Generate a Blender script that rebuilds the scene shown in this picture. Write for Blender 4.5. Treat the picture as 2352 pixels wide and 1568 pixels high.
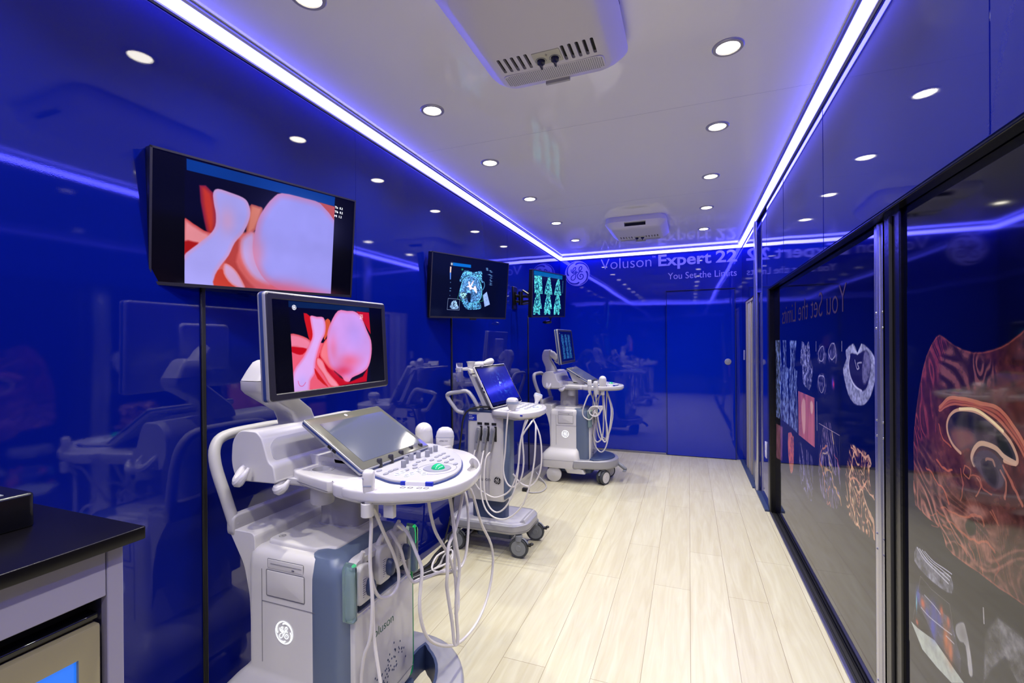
import bpy, bmesh, math, random
import numpy as np
from mathutils import Matrix, Vector, Euler
R = math.radians
PI = math.pi
random.seed(4)
rng = np.random.default_rng(7)
scene = bpy.context.scene
for o in list(bpy.data.objects):
    bpy.data.objects.remove(o)
COL = scene.collection

# ------------------------------------------------------------------ camera
CAM_Z = 1.246
def make_camera():
    f, yaw, y0, roll, pit = 1065.2, 0.3636, 792.73, -0.0076, -0.0017
    right = Vector((math.cos(yaw), math.sin(yaw), 0))
    fw0 = Vector((-math.sin(yaw), math.cos(yaw), 0)); up0 = Vector((0, 0, 1))
    fw = fw0*math.cos(pit) + up0*math.sin(pit)
    up = -fw0*math.sin(pit) + up0*math.cos(pit)
    xc = right*math.cos(roll) + up*math.sin(roll)
    yc = -right*math.sin(roll) + up*math.cos(roll)
    cd = bpy.data.cameras.new('camera'); co = bpy.data.objects.new('camera', cd); COL.objects.link(co)
    m = Matrix((( xc.x, yc.x, -fw.x, 0), (xc.y, yc.y, -fw.y, 0), (xc.z, yc.z, -fw.z, CAM_Z), (0, 0, 0, 1)))
    co.matrix_world = m
    cd.sensor_fit = 'HORIZONTAL'; cd.sensor_width = 36.0
    cd.lens = f/2352.0*36.0
    cd.shift_y = (y0-784.0)/2352.0
    cd.clip_start = 0.02
    scene.camera = co
make_camera()

# ------------------------------------------------------------------ world, exposure
w = bpy.data.worlds.new('world'); scene.world = w; w.use_nodes = True
w.node_tree.nodes['Background'].inputs[0].default_value = (0.01, 0.012, 0.05, 1)
w.node_tree.nodes['Background'].inputs[1].default_value = 0.3
scene.view_settings.view_transform = 'Standard'
scene.view_settings.look = 'None'
scene.view_settings.exposure = 0.0
scene.view_settings.gamma = 1.0
scene.view_settings.use_curve_mapping = False
LAMP_W = 7.2           # watts of each ceiling downlight
LED_STRENGTH = 26.0     # emission of the LED strips along the ceiling

# ------------------------------------------------------------------ materials
def lin(c):
    c = c/255.0
    return c/12.92 if c <= 0.04045 else ((c+0.055)/1.055)**2.4
def rgb(r, g, b): return (lin(r), lin(g), lin(b), 1)
MATS = {}
def mat(name, col, rough=0.5, metal=0.0, spec=0.5, coat=0.0, coat_rough=0.03, trans=0.0, ior=1.5, emit=None, es=0.0, noise=0.0, nscale=40.0, bump=0.0, bscale=200.0, aniso=None):
    m = bpy.data.materials.new(name); m.use_nodes = True
    nt = m.node_tree; b = nt.nodes['Principled BSDF']
    c = col if len(col) == 4 else (*col, 1)
    b.inputs['Base Color'].default_value = c
    b.inputs['Roughness'].default_value = rough
    b.inputs['Metallic'].default_value = metal
    b.inputs['Specular IOR Level'].default_value = spec
    b.inputs['Coat Weight'].default_value = coat
    b.inputs['Coat Roughness'].default_value = coat_rough
    b.inputs['Transmission Weight'].default_value = trans
    b.inputs['IOR'].default_value = ior
    if emit:
        b.inputs['Emission Color'].default_value = emit if len(emit) == 4 else (*emit, 1)
        b.inputs['Emission Strength'].default_value = es
    tc = None
    if noise > 0 or bump > 0:
        tc = nt.nodes.new('ShaderNodeTexCoord')
    if noise > 0:
        n = nt.nodes.new('ShaderNodeTexNoise'); n.inputs['Scale'].default_value = nscale; n.inputs['Detail'].default_value = 3
        nt.links.new(tc.outputs['Object'], n.inputs['Vector'])
        mx = nt.nodes.new('ShaderNodeMixRGB'); mx.blend_type = 'MIX'
        mx.inputs[1].default_value = tuple(v*(1-noise) for v in c[:3])+(1,)
        mx.inputs[2].default_value = tuple(min(1, v*(1+noise)) for v in c[:3])+(1,)
        nt.links.new(n.outputs['Fac'], mx.inputs[0]); nt.links.new(mx.outputs[0], b.inputs['Base Color'])
    if bump > 0:
        n2 = nt.nodes.new('ShaderNodeTexNoise'); n2.inputs['Scale'].default_value = bscale
        nt.links.new(tc.outputs['Object'], n2.inputs['Vector'])
        bp = nt.nodes.new('ShaderNodeBump'); bp.inputs['Strength'].default_value = bump; bp.inputs['Distance'].default_value = 0.001
        nt.links.new(n2.outputs['Fac'], bp.inputs['Height']); nt.links.new(bp.outputs[0], b.inputs['Normal'])
    MATS[name] = m
    return m
def glossy_wall(name, col, rough=0.05, wav=0.35, spec=0.5):
    m = mat(name, col, rough, spec=spec)
    nt = m.node_tree; b = nt.nodes['Principled BSDF']
    tc = nt.nodes.new('ShaderNodeTexCoord')
    mp = nt.nodes.new('ShaderNodeMapping'); mp.inputs['Scale'].default_value = (0.9, 0.9, 1.6)
    nt.links.new(tc.outputs['Object'], mp.inputs[0])
    n = nt.nodes.new('ShaderNodeTexNoise'); n.inputs['Scale'].default_value = 1.3; n.inputs['Detail'].default_value = 1.0
    nt.links.new(mp.outputs[0], n.inputs['Vector'])
    n2 = nt.nodes.new('ShaderNodeTexNoise'); n2.inputs['Scale'].default_value = 420; n2.inputs['Detail'].default_value = 1.0
    nt.links.new(tc.outputs['Object'], n2.inputs['Vector'])
    bp = nt.nodes.new('ShaderNodeBump'); bp.inputs['Strength'].default_value = wav; bp.inputs['Distance'].default_value = 0.02
    nt.links.new(n.outputs['Fac'], bp.inputs['Height'])
    bp2 = nt.nodes.new('ShaderNodeBump'); bp2.inputs['Strength'].default_value = 0.03; bp2.inputs['Distance'].default_value = 0.0004
    nt.links.new(n2.outputs['Fac'], bp2.inputs['Height']); nt.links.new(bp.outputs[0], bp2.inputs['Normal'])
    nt.links.new(bp2.outputs[0], b.inputs['Normal'])
    return m
glossy_wall('wall_blue', (0.0012, 0.0060, 0.175), 0.035, 0.16, 0.75)
glossy_wall('wall_blue_back', (0.0012, 0.018, 0.40), 0.02, 0.12, 0.75)
glossy_wall('ceiling_white', (0.90, 0.885, 0.845), 0.07, 0.06, spec=0.5)
mat('white_plastic', rgb(202, 200, 197), 0.34, noise=0.015, nscale=60)
mat('white_gloss', rgb(200, 198, 197), 0.2, coat=0.3)
mat('light_grey', rgb(182, 181, 184), 0.4, noise=0.02)
mat('warm_grey', rgb(176, 174, 172), 0.45)
mat('grey_plastic', rgb(120, 124, 130), 0.45, noise=0.03)
mat('blue_grey', rgb(94, 108, 132), 0.38, noise=0.03, nscale=80)
mat('dark_blue_grey', rgb(52, 66, 100), 0.42, noise=0.04)
mat('bezel_black', rgb(14, 14, 18), 0.22, noise=0.1, nscale=300)
mat('monitor_bezel', rgb(40, 38, 48), 0.4, bump=0.3, bscale=500)
mat('panel_dark', rgb(3, 4, 22), 0.05)
mat('glass_black', rgb(4, 5, 10), 0.04, spec=0.6)
mat('touch_glass', rgb(78, 84, 100), 0.07, spec=0.7)
mat('touch_bezel', rgb(92, 92, 84), 0.12, spec=0.6)
mat('trim_blue', rgb(50, 66, 120), 0.25)
mat('black_rubber', rgb(20, 20, 22), 0.55, noise=0.1)
mat('black_metal', rgb(12, 12, 13), 0.25, bump=0.6, bscale=60)
mat('dark_slot', rgb(10, 10, 12), 0.7)
mat('knob_black', rgb(46, 46, 50), 0.35)
mat('seam', rgb(96, 96, 104), 0.6)
mat('aluminium', rgb(150, 150, 160), 0.28, metal=0.9, noise=0.08, nscale=30)
mat('silver_paint', rgb(158, 158, 162), 0.35, metal=0.25)
mat('caster_grey', rgb(122, 126, 130), 0.45)
mat('tyre', rgb(56, 60, 66), 0.6, bump=0.2)
mat('cable_white', rgb(214, 210, 206), 0.42)
mat('probe_grey', rgb(150, 158, 175), 0.4)
mat('key', rgb(136, 137, 147), 0.4)
mat('keyboard_grey', rgb(166, 166, 173), 0.4)
mat('green_ball', rgb(20, 165, 105), 0.12, spec=0.7, noise=0.25, nscale=300, emit=rgb(10, 150, 90), es=0.15)
mat('green_clear', rgb(176, 206, 206), 0.08, trans=0.8, ior=1.4)
mat('green_glow', rgb(0, 190, 110), 0.3, emit=rgb(0, 255, 130), es=0.55)
mat('green_edge', rgb(0, 110, 66), 0.35, emit=rgb(0, 170, 90), es=0.12)
mat('green_text', rgb(10, 90, 66), 0.5)
mat('grey_text', rgb(70, 70, 90), 0.5)
mat('lit_key', rgb(230, 235, 245), 0.4, emit=rgb(235, 245, 255), es=1.1)
mat('lit_white', (1, 1, 1, 1), 0.4, emit=(0.85, 0.92, 1.0), es=1.0)
mat('emblem_black', rgb(12, 10, 12), 0.25)
mat('emblem_silver', rgb(200, 198, 196), 0.3, metal=0.3)
mat('vinyl', rgb(214, 208, 255), 0.45)
mat('label_blue', rgb(20, 40, 160), 0.35)
mat('sticker', rgb(214, 212, 214), 0.5)
mat('stone_black', rgb(6, 5, 9), 0.3, spec=0.3, noise=0.35, nscale=220)
mat('cabinet_white', rgb(146, 142, 160), 0.45)
mat('fridge_frame', rgb(150, 142, 112), 0.35, metal=0.2)
mat('fridge_glow', rgb(10, 60, 160), 0.2, emit=rgb(30, 120, 240), es=0.9)
mat('frame_beige', rgb(170, 160, 150), 0.35, metal=0.2)
mat('steel', rgb(190, 190, 200), 0.22, metal=0.9)
mat('lamp_ring', rgb(176, 174, 172), 0.35, metal=0.3)
mat('lamp_glass', rgb(255, 250, 235), 0.4, emit=(1.0, 0.93, 0.75), es=14.0)
mat('led', (1, 1, 1, 1), 0.5, emit=(0.070, 0.068, 1.0), es=LED_STRENGTH)
mat('led_profile', rgb(150, 150, 170), 0.25, metal=0.5)
mat('ac_white', rgb(214, 210, 212), 0.42)
mat('ac_panel', rgb(196, 194, 172), 0.4)
mat('ac_knob', rgb(26, 26, 60), 0.25)
mat('clear_plastic', rgb(235, 235, 250), 0.05, trans=0.9, ior=1.3)
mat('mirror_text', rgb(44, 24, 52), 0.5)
mat('outlet', rgb(200, 200, 225), 0.35)

def floor_mat():
    m = mat('oak_planks', (0.6, 0.5, 0.4), 0.32, spec=0.4)
    nt = m.node_tree; b = nt.nodes['Principled BSDF']; L = nt.links
    tc = nt.nodes.new('ShaderNodeTexCoord')
    mp = nt.nodes.new('ShaderNodeMapping'); mp.inputs['Rotation'].default_value = (0, 0, PI/2)
    L.new(tc.outputs['Object'], mp.inputs[0])
    br = nt.nodes.new('ShaderNodeTexBrick')
    br.offset = 0.37; br.inputs['Scale'].default_value = 1.0
    br.inputs['Brick Width'].default_value = 1.25; br.inputs['Row Height'].default_value = 0.175
    br.inputs['Mortar Size'].default_value = 0.0011; br.inputs['Mortar Smooth'].default_value = 0.3
    br.inputs['Color1'].default_value = rgb(200, 197, 172); br.inputs['Color2'].default_value = rgb(194, 190, 164)
    br.inputs['Mortar'].default_value = rgb(140, 126, 102)
    L.new(mp.outputs[0], br.inputs['Vector'])
    mp2 = nt.nodes.new('ShaderNodeMapping'); mp2.inputs['Scale'].default_value = (14, 1.1, 1)
    L.new(tc.outputs['Object'], mp2.inputs[0])
    n = nt.nodes.new('ShaderNodeTexNoise'); n.inputs['Scale'].default_value = 2.2; n.inputs['Detail'].default_value = 5; n.inputs['Distortion'].default_value = 1.2
    L.new(mp2.outputs[0], n.inputs['Vector'])
    rp = nt.nodes.new('ShaderNodeValToRGB')
    rp.color_ramp.elements[0].position = 0.3; rp.color_ramp.elements[0].color = rgb(222, 212, 192)
    rp.color_ramp.elements[1].position = 0.72; rp.color_ramp.elements[1].color = (1, 1, 1, 1)
    L.new(n.outputs['Fac'], rp.inputs[0])
    mx = nt.nodes.new('ShaderNodeMixRGB'); mx.blend_type = 'MULTIPLY'; mx.inputs[0].default_value = 0.55
    L.new(br.outputs['Color'], mx.inputs[1]); L.new(rp.outputs[0], mx.inputs[2])
    L.new(mx.outputs[0], b.inputs['Base Color'])
    bp = nt.nodes.new('ShaderNodeBump'); bp.inputs['Strength'].default_value = 0.12; bp.inputs['Distance'].default_value = 0.002
    L.new(n.outputs['Fac'], bp.inputs['Height']); L.new(bp.outputs[0], b.inputs['Normal'])
floor_mat()

# ------------------------------------------------------------------ mesh helpers
I4 = Matrix.Identity(4)
def T(x, y, z): return Matrix.Translation((x, y, z))
def RX(a): return Matrix.Rotation(R(a), 4, 'X')
def RY(a): return Matrix.Rotation(R(a), 4, 'Y')
def RZ(a): return Matrix.Rotation(R(a), 4, 'Z')
XZ = Matrix(((1, 0, 0, 0), (0, 0, -1, 0), (0, 1, 0, 0), (0, 0, 0, 1)))   # outline (x,y)->(x,z), extrusion -> -y
YZ = Matrix(((0, 0, 1, 0), (1, 0, 0, 0), (0, 1, 0, 0), (0, 0, 0, 1)))    # outline (x,y)->(y,z), extrusion -> +x
class MB:
    def __init__(s): s.v = []; s.f = []; s.uv = None
    def add(s, vs, fs, M=I4):
        k = len(s.v)
        s.v += [M @ Vector(p) for p in vs]
        flip = M.to_3x3().determinant() < 0
        for f in fs:
            ff = [i+k for i in f]
            s.f.append(ff[::-1] if flip else ff)
        return s
    def box(s, x0, x1, y0, y1, z0, z1, M=I4):
        vs = [(x0,y0,z0),(x1,y0,z0),(x1,y1,z0),(x0,y1,z0),(x0,y0,z1),(x1,y0,z1),(x1,y1,z1),(x0,y1,z1)]
        fs = [(3,2,1,0),(4,5,6,7),(0,1,5,4),(1,2,6,5),(2,3,7,6),(3,0,4,7)]
        return s.add(vs, fs, M)
    def rings(s, rings, M=I4, cap0=True, cap1=True):
        n = len(rings[0]); vs = []; fs = []
        for r_ in rings: vs += list(r_)
        for a in range(len(rings)-1):
            for i in range(n):
                j = (i+1) % n
                fs.append((a*n+i, a*n+j, (a+1)*n+j, (a+1)*n+i))
        if cap0: fs.append(tuple(range(n))[::-1])
        if cap1: fs.append(tuple(range((len(rings)-1)*n, len(rings)*n)))
        return s.add(vs, fs, M)
    def prism(s, pts, z0, z1, M=I4):
        return s.rings([[(x, y, z0) for x, y in pts], [(x, y, z1) for x, y in pts]], M)
    def slab(s, pts, z0, z1, rt=0.0, rb=0.0, M=I4, n=3):
        rs = []
        if rb > 0:
            for k in range(n): a = PI/2*k/n; rs.append([(x, y, z0+rb*(1-math.cos(a))) for x, y in inset(pts, rb*(1-math.sin(a)))])
        rs.append([(x, y, z0+rb) for x, y in pts])
        rs.append([(x, y, z1-rt) for x, y in pts])
        if rt > 0:
            for k in range(1, n+1): a = PI/2*k/n; rs.append([(x, y, z1-rt*(1-math.sin(a))) for x, y in inset(pts, rt*(1-math.cos(a)))])
        return s.rings(rs, M)
    def lathe(s, prof, n=24, M=I4):   # prof (r,z), along z
        rs = [[(r_*math.cos(2*PI*i/n), r_*math.sin(2*PI*i/n), z) for i in range(n)] for r_, z in prof]
        loop_ = prof[0] == prof[-1]
        return s.rings(rs, M, not loop_, not loop_)
    def tube(s, path, r, n=8, M=I4, closed=False, smooth=0):
        P = [Vector(p) for p in path]
        if smooth: P = spline(P, smooth, closed)
        m = len(P); rs = []
        up = None
        for i in range(m):
            if closed: t = (P[(i+1) % m]-P[i-1])
            else: t = (P[min(i+1, m-1)]-P[max(i-1, 0)])
            t.normalize()
            if up is None:
                up = Vector((0, 0, 1)) if abs(t.z) < 0.9 else Vector((1, 0, 0))
            a = up - t*up.dot(t)
            if a.length < 1e-4: a = t.orthogonal()
            a.normalize(); up = a
            b = t.cross(a)
            rr = r if not isinstance(r, (list, tuple)) else (lambda q: r[int(q)]*(1-q+int(q))+r[min(int(q)+1, len(r)-1)]*(q-int(q)))(i/(m-1)*(len(r)-1))
            rs.append([P[i]+a*rr*math.cos(2*PI*k/n)+b*rr*math.sin(2*PI*k/n) for k in range(n)])
        if closed:
            rs.append(rs[0]); return s.rings(rs, M, False, False)
        return s.rings(rs, M)
    def ball(s, c, rx, ry=None, rz=None, n=16, m=10, M=I4, half=False):
        ry = ry or rx; rz = rz or rx
        a0 = 0 if half else -PI/2
        rs = []
        for k in range(m+1):
            a = a0+(PI/2-a0)*k/m; q = max(math.cos(a), 1e-3)
            rs.append([(c[0]+rx*q*math.cos(2*PI*i/n), c[1]+ry*q*math.sin(2*PI*i/n), c[2]+rz*math.sin(a)) for i in range(n)])
        return s.rings(rs, M)
def inset(pts, d):
    n = len(pts); out = []
    area = sum(pts[i][0]*pts[(i+1) % n][1]-pts[(i+1) % n][0]*pts[i][1] for i in range(n))
    sg = 1 if area > 0 else -1
    for i in range(n):
        p0 = pts[i-1]; p1 = pts[i]; p2 = pts[(i+1) % n]
        e1 = (p1[0]-p0[0], p1[1]-p0[1]); e2 = (p2[0]-p1[0], p2[1]-p1[1])
        l1 = math.hypot(*e1) or 1e-9; l2 = math.hypot(*e2) or 1e-9
        n1 = (-e1[1]/l1*sg, e1[0]/l1*sg); n2 = (-e2[1]/l2*sg, e2[0]/l2*sg)
        bx, by = n1[0]+n2[0], n1[1]+n2[1]; bl = math.hypot(bx, by) or 1e-9
        c = max(0.5, bl/2)
        out.append((p1[0]+bx/bl*d/c, p1[1]+by/bl*d/c))
    return out
def rrect(x0, x1, y0, y1, r, n=4):
    out = []
    for cx, cy, a0 in ((x1-r, y1-r, 0), (x0+r, y1-r, 90), (x0+r, y0+r, 180), (x1-r, y0+r, 270)):
        for k in range(n+1):
            a = R(a0+90*k/n); out.append((cx+r*math.cos(a), cy+r*math.sin(a)))
    return out
def roundpoly(pts, r, n=3):
    out = []; m = len(pts)
    for i in range(m):
        p0 = Vector(pts[i-1]); p1 = Vector(pts[i]); p2 = Vector(pts[(i+1) % m])
        rr = r[i] if isinstance(r, (list, tuple)) else r
        a = (p0-p1); b = (p2-p1)
        d = min(rr, a.length*0.45, b.length*0.45)
        if d < 1e-5: out.append(tuple(p1)); continue
        A = p1+a.normalized()*d; B = p1+b.normalized()*d
        for k in range(n+1):
            t = k/n; q = A*(1-t)**2+p1*2*t*(1-t)+B*t*t
            out.append(tuple(q))
    return out
def spline(P, n=4, closed=False):
    m = len(P); out = []
    rngi = range(m) if closed else range(m-1)
    for i in rngi:
        if closed: p0, p1, p2, p3 = P[i-1], P[i], P[(i+1) % m], P[(i+2) % m]
        else: p0, p1, p2, p3 = P[max(i-1, 0)], P[i], P[i+1], P[min(i+2, m-1)]
        for k in range(n):
            t = k/n
            out.append(0.5*((2*p1)+(p2-p0)*t+(2*p0-5*p1+4*p2-p3)*t*t+(3*p1-p0-3*p2+p3)*t**3))
    if not closed: out.append(P[-1])
    return out
def smooth2(pts, n=4):
    return [tuple(p) for p in spline([Vector(p) for p in pts], n, True)]

def link(name, me, m, parent=None, bevel=0.0, seg=2, angle=35):
    me.materials.append(MATS[m] if isinstance(m, str) else m)
    o = bpy.data.objects.new(name, me); COL.objects.link(o)
    if parent is not None: o.parent = parent
    if bevel > 0:
        b = o.modifiers.new('bevel', 'BEVEL'); b.width = bevel; b.segments = seg; b.limit_method = 'ANGLE'; b.angle_limit = R(30)
        b.harden_normals = False
    return o
def build(name, mb, m, parent=None, bevel=0.0, seg=2, angle=35, smooth=True):
    me = bpy.data.meshes.new(name)
    me.from_pydata([tuple(v) for v in mb.v], [], mb.f)
    me.validate(); me.update()
    bm = bmesh.new(); bm.from_mesh(me)
    bmesh.ops.recalc_face_normals(bm, faces=bm.faces)
    bm.to_mesh(me); bm.free()
    if smooth:
        me.shade_smooth()
        if not bevel: me.set_sharp_from_angle(angle=R(angle))
        else: me.set_sharp_from_angle(angle=R(60))
    return link(name, me, m, parent, bevel, seg)
def cut(o, mb):
    """subtract a closed mesh from object o and keep the result as plain mesh"""
    c = build('cutter', mb, 'seam', None)
    c.parent = o.parent
    md = o.modifiers.new('cut', 'BOOLEAN'); md.object = c; md.operation = 'DIFFERENCE'; md.solver = 'EXACT'
    bpy.context.view_layer.update()
    dg = bpy.context.evaluated_depsgraph_get()
    me = bpy.data.meshes.new_from_object(o.evaluated_get(dg))
    o.modifiers.clear(); o.data = me
    me.shade_smooth(); me.set_sharp_from_angle(angle=R(35))
    bpy.data.objects.remove(c)
def thing(name, label, cat, loc=(0, 0, 0), rot=(0, 0, 0), group=None):
    o = bpy.data.objects.new(name, None); COL.objects.link(o)
    o.empty_display_size = 0.05
    o.location = loc; o.rotation_euler = rot
    o['label'] = label; o['category'] = cat
    if group: o['group'] = group
    return o
def tag(o, label, cat, group=None):
    o['label'] = label; o['category'] = cat
    if group: o['group'] = group
    return o
def struct(o): o['kind'] = 'structure'; return o
def copy_tree(o, parent=None):
    c = o.copy(); COL.objects.link(c)
    if parent is not None: c.parent = parent
    for ch in list(o.children): copy_tree(ch, c)
    return c
def text_mesh(body, width=None, height=None, offset=0.0, shear=0.0, align='LEFT', spacing=1.0):
    """flat text outline mesh data, scaled to width and cap height; returns verts, faces in x,y"""
    cu = bpy.data.curves.new('txt', 'FONT'); cu.body = body; cu.size = 1.0; cu.offset = offset; cu.shear = shear
    cu.space_character = spacing; cu.resolution_u = 4
    ob = bpy.data.objects.new('txt', cu); COL.objects.link(ob)
    bpy.context.view_layer.update()
    me = bpy.data.meshes.new_from_object(ob.evaluated_get(bpy.context.evaluated_depsgraph_get()))
    vs = [(v.co.x, v.co.y) for v in me.vertices]; fs = [tuple(p.vertices) for p in me.polygons]
    bpy.data.objects.remove(ob); bpy.data.curves.remove(cu); bpy.data.meshes.remove(me)
    x0 = min(v[0] for v in vs); x1 = max(v[0] for v in vs)
    sx = width/(x1-x0) if width else 1.0
    sy = height/0.72 if height else sx
    if not width: sx = sy
    vs = [((x-x0)*sx, y*sy, 0) for x, y in vs]
    return vs, fs
def emblem_strokes(t=1.0):
    """monogram roundel strokes in the unit circle: (points, half widths)"""
    def c(l): return [((x-765)/620.0, (790-y)/620.0) for x, y in l]
    S = []
    h = 0.034*t
    S.append((c([(458,585),(455,650),(490,720),(560,765),(640,740),(705,670)]), h))
    S.append((c([(560,770),(535,680),(560,570),(620,500),(680,490),(690,545),(650,620),(590,680),(545,700)]), h))
    S.append((c([(715,665),(695,780),(690,900),(650,1040),(570,1110),(485,1100),(445,1030),(480,930),(590,840),(700,775),(800,720)]), h))
    S.append((c([(1015,715),(930,712),(865,660),(850,570),(895,480),(955,452),(1000,500),(970,600),(890,690),(830,790),(780,860),(772,950),(820,1040),(910,1088),(1000,1065),(1062,985),(1050,890),(985,838),(920,850),(893,910),(935,965)]), h*1.1))
    for k in range(4):
        a0 = 98-90*k; pts = []; hw = []
        for i in range(15):
            u = i/14.0; a = R(a0-84*u); r_ = 0.745+0.165*min(1, u*1.7)**0.6
            pts.append((r_*math.cos(a), r_*math.sin(a))); hw.append((0.055*(1-u)**0.8+0.012)*t)
        S.append((pts, hw))
    return S
def ribbon(mb, pts, hw, M=I4, z=0.0, sub=4):
    P = spline([Vector((p[0], p[1], 0)) for p in pts], sub)
    n = len(P); hs = []
    for i in range(n):
        if isinstance(hw, list):
            q = i/(n-1)*(len(hw)-1); a = int(q); b = min(a+1, len(hw)-1); hs.append(hw[a]*(1-(q-a))+hw[b]*(q-a))
        else: hs.append(hw)
    vs = []; fs = []
    for i in range(n):
        t = (P[min(i+1, n-1)]-P[max(i-1, 0)]).normalized(); nn = Vector((-t.y, t.x, 0))
        zz = Vector((0, 0, z+.006*i/n)); vs += [P[i]+nn*hs[i]+zz, P[i]-nn*hs[i]+zz]
    for i in range(n-1): fs.append((2*i, 2*i+1, 2*i+3, 2*i+2))
    mb.add(vs, fs, M)
    for e in (0, n-1):
        k = 12; mb.add([P[e]+Vector((hs[e]*math.cos(2*PI*j/k), hs[e]*math.sin(2*PI*j/k), z+(.0085 if e else -.0025))) for j in range(k)], [tuple(range(k))], M)
def emblem(name, parent, M, rad, disc=None, stroke='lit_white', ring=None, t=1.0, ringw=0.035):
    """roundel laid in the plane of M (x right, y up, z out)"""
    root = None
    if disc:
        mb = MB(); mb.add([(rad*0.94*math.cos(2*PI*i/40), rad*0.94*math.sin(2*PI*i/40), 0) for i in range(40)], [tuple(range(40))], M)
        root = build(name, mb, disc, parent, smooth=False)
    mb = MB()
    S = Matrix.Scale(rad, 4)
    for q_, (pts, hw) in enumerate(emblem_strokes(t)): ribbon(mb, pts, hw, M @ T(0, 0, 0.0008+.00006*q_) @ S)
    if ring == 'stroke': 
        ro, ri = 1.0, 1.0-ringw*2
        mb.add([(q*math.cos(2*PI*i/48), q*math.sin(2*PI*i/48), 0) for q in (ro, ri) for i in range(48)], [(i, (i+1) % 48, 48+(i+1) % 48, 48+i) for i in range(48)], M @ T(0, 0, 0.0008) @ S)
    o = build(name+'_monogram' if disc else name, mb, stroke, root or parent, smooth=False)
    if ring and ring != 'stroke':
        mb = MB(); ro, ri = 1.0, 1.0-ringw
        mb.add([(q*math.cos(2*PI*i/48), q*math.sin(2*PI*i/48), 0) for q in (ro, ri) for i in range(48)], [(i, (i+1) % 48, 48+(i+1) % 48, 48+i) for i in range(48)], M @ T(0, 0, 0.0004) @ S)
        build(name+'_ring', mb, ring, root or parent, smooth=False)
    return root or o

# ------------------------------------------------------------------ pictures for screens and printed panels (computed with numpy)
def fbm(h, w_, base, octs=4, seed=0, ax=1.0):
    g = np.random.default_rng(seed); out = np.zeros((h, w_)); amp = 1.0; tot = 0
    for o_ in range(octs):
        ny = max(2, int(base*2**o_*ax)+2); nx = max(2, int(base*2**o_*w_/h)+2)
        G = g.random((ny, nx))
        yy = np.linspace(0, ny-1.001, h); xx = np.linspace(0, nx-1.001, w_)
        yi = yy.astype(int); xi = xx.astype(int); fy = (yy-yi)[:, None]; fx = (xx-xi)[None, :]
        fy = fy*fy*(3-2*fy); fx = fx*fx*(3-2*fx)
        a = G[yi][:, xi]; b = G[yi][:, xi+1]; c_ = G[yi+1][:, xi]; d = G[yi+1][:, xi+1]
        out += amp*((a*(1-fx)+b*fx)*(1-fy)+(c_*(1-fx)+d*fx)*fy); tot += amp; amp *= 0.55
    return out/tot
def vnoise(X, Y, seed):
    G = np.random.default_rng(seed).random((64, 64))
    xi = np.floor(X).astype(int); yi = np.floor(Y).astype(int); fx = X-xi; fy = Y-yi
    fx = fx*fx*(3-2*fx); fy = fy*fy*(3-2*fy)
    a = G[yi % 64, xi % 64]; b = G[yi % 64, (xi+1) % 64]; c_ = G[(yi+1) % 64, xi % 64]; d = G[(yi+1) % 64, (xi+1) % 64]
    return (a*(1-fx)+b*fx)*(1-fy)+(c_*(1-fx)+d*fx)*fy
def flow(h, w_, la, lc, ang, seed, wx=1.0, wy=1.0):
    """streaky tissue field: la, lc = feature length along and across, in canvas heights; ang in degrees"""
    Y, X = np.mgrid[0:h, 0:w_].astype(float); X = X/h*wx; Y = Y/h*wy
    wv = vnoise(X*5, Y*5, seed+50)*.10; wv2 = vnoise(X*5+9, Y*5, seed+51)*.10
    X = X+wv*1.5; Y = Y+wv2*1.5
    c_, s_ = math.cos(R(ang)), math.sin(R(ang)); U = X*c_+Y*s_; V = -X*s_+Y*c_
    return (vnoise(U/la+20, V/lc+20, seed)+.5*vnoise(U/la*2+40, V/lc*2+40, seed+1))/1.5
def homog(src, dst):
    A = []
    for (x, y), (u, v) in zip(src, dst):
        A.append([x, y, 1, 0, 0, 0, -u*x, -u*y, -u]); A.append([0, 0, 0, x, y, 1, -v*x, -v*y, -v])
    _, _, V = np.linalg.svd(np.array(A, float)); return V[-1].reshape(3, 3)
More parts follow.
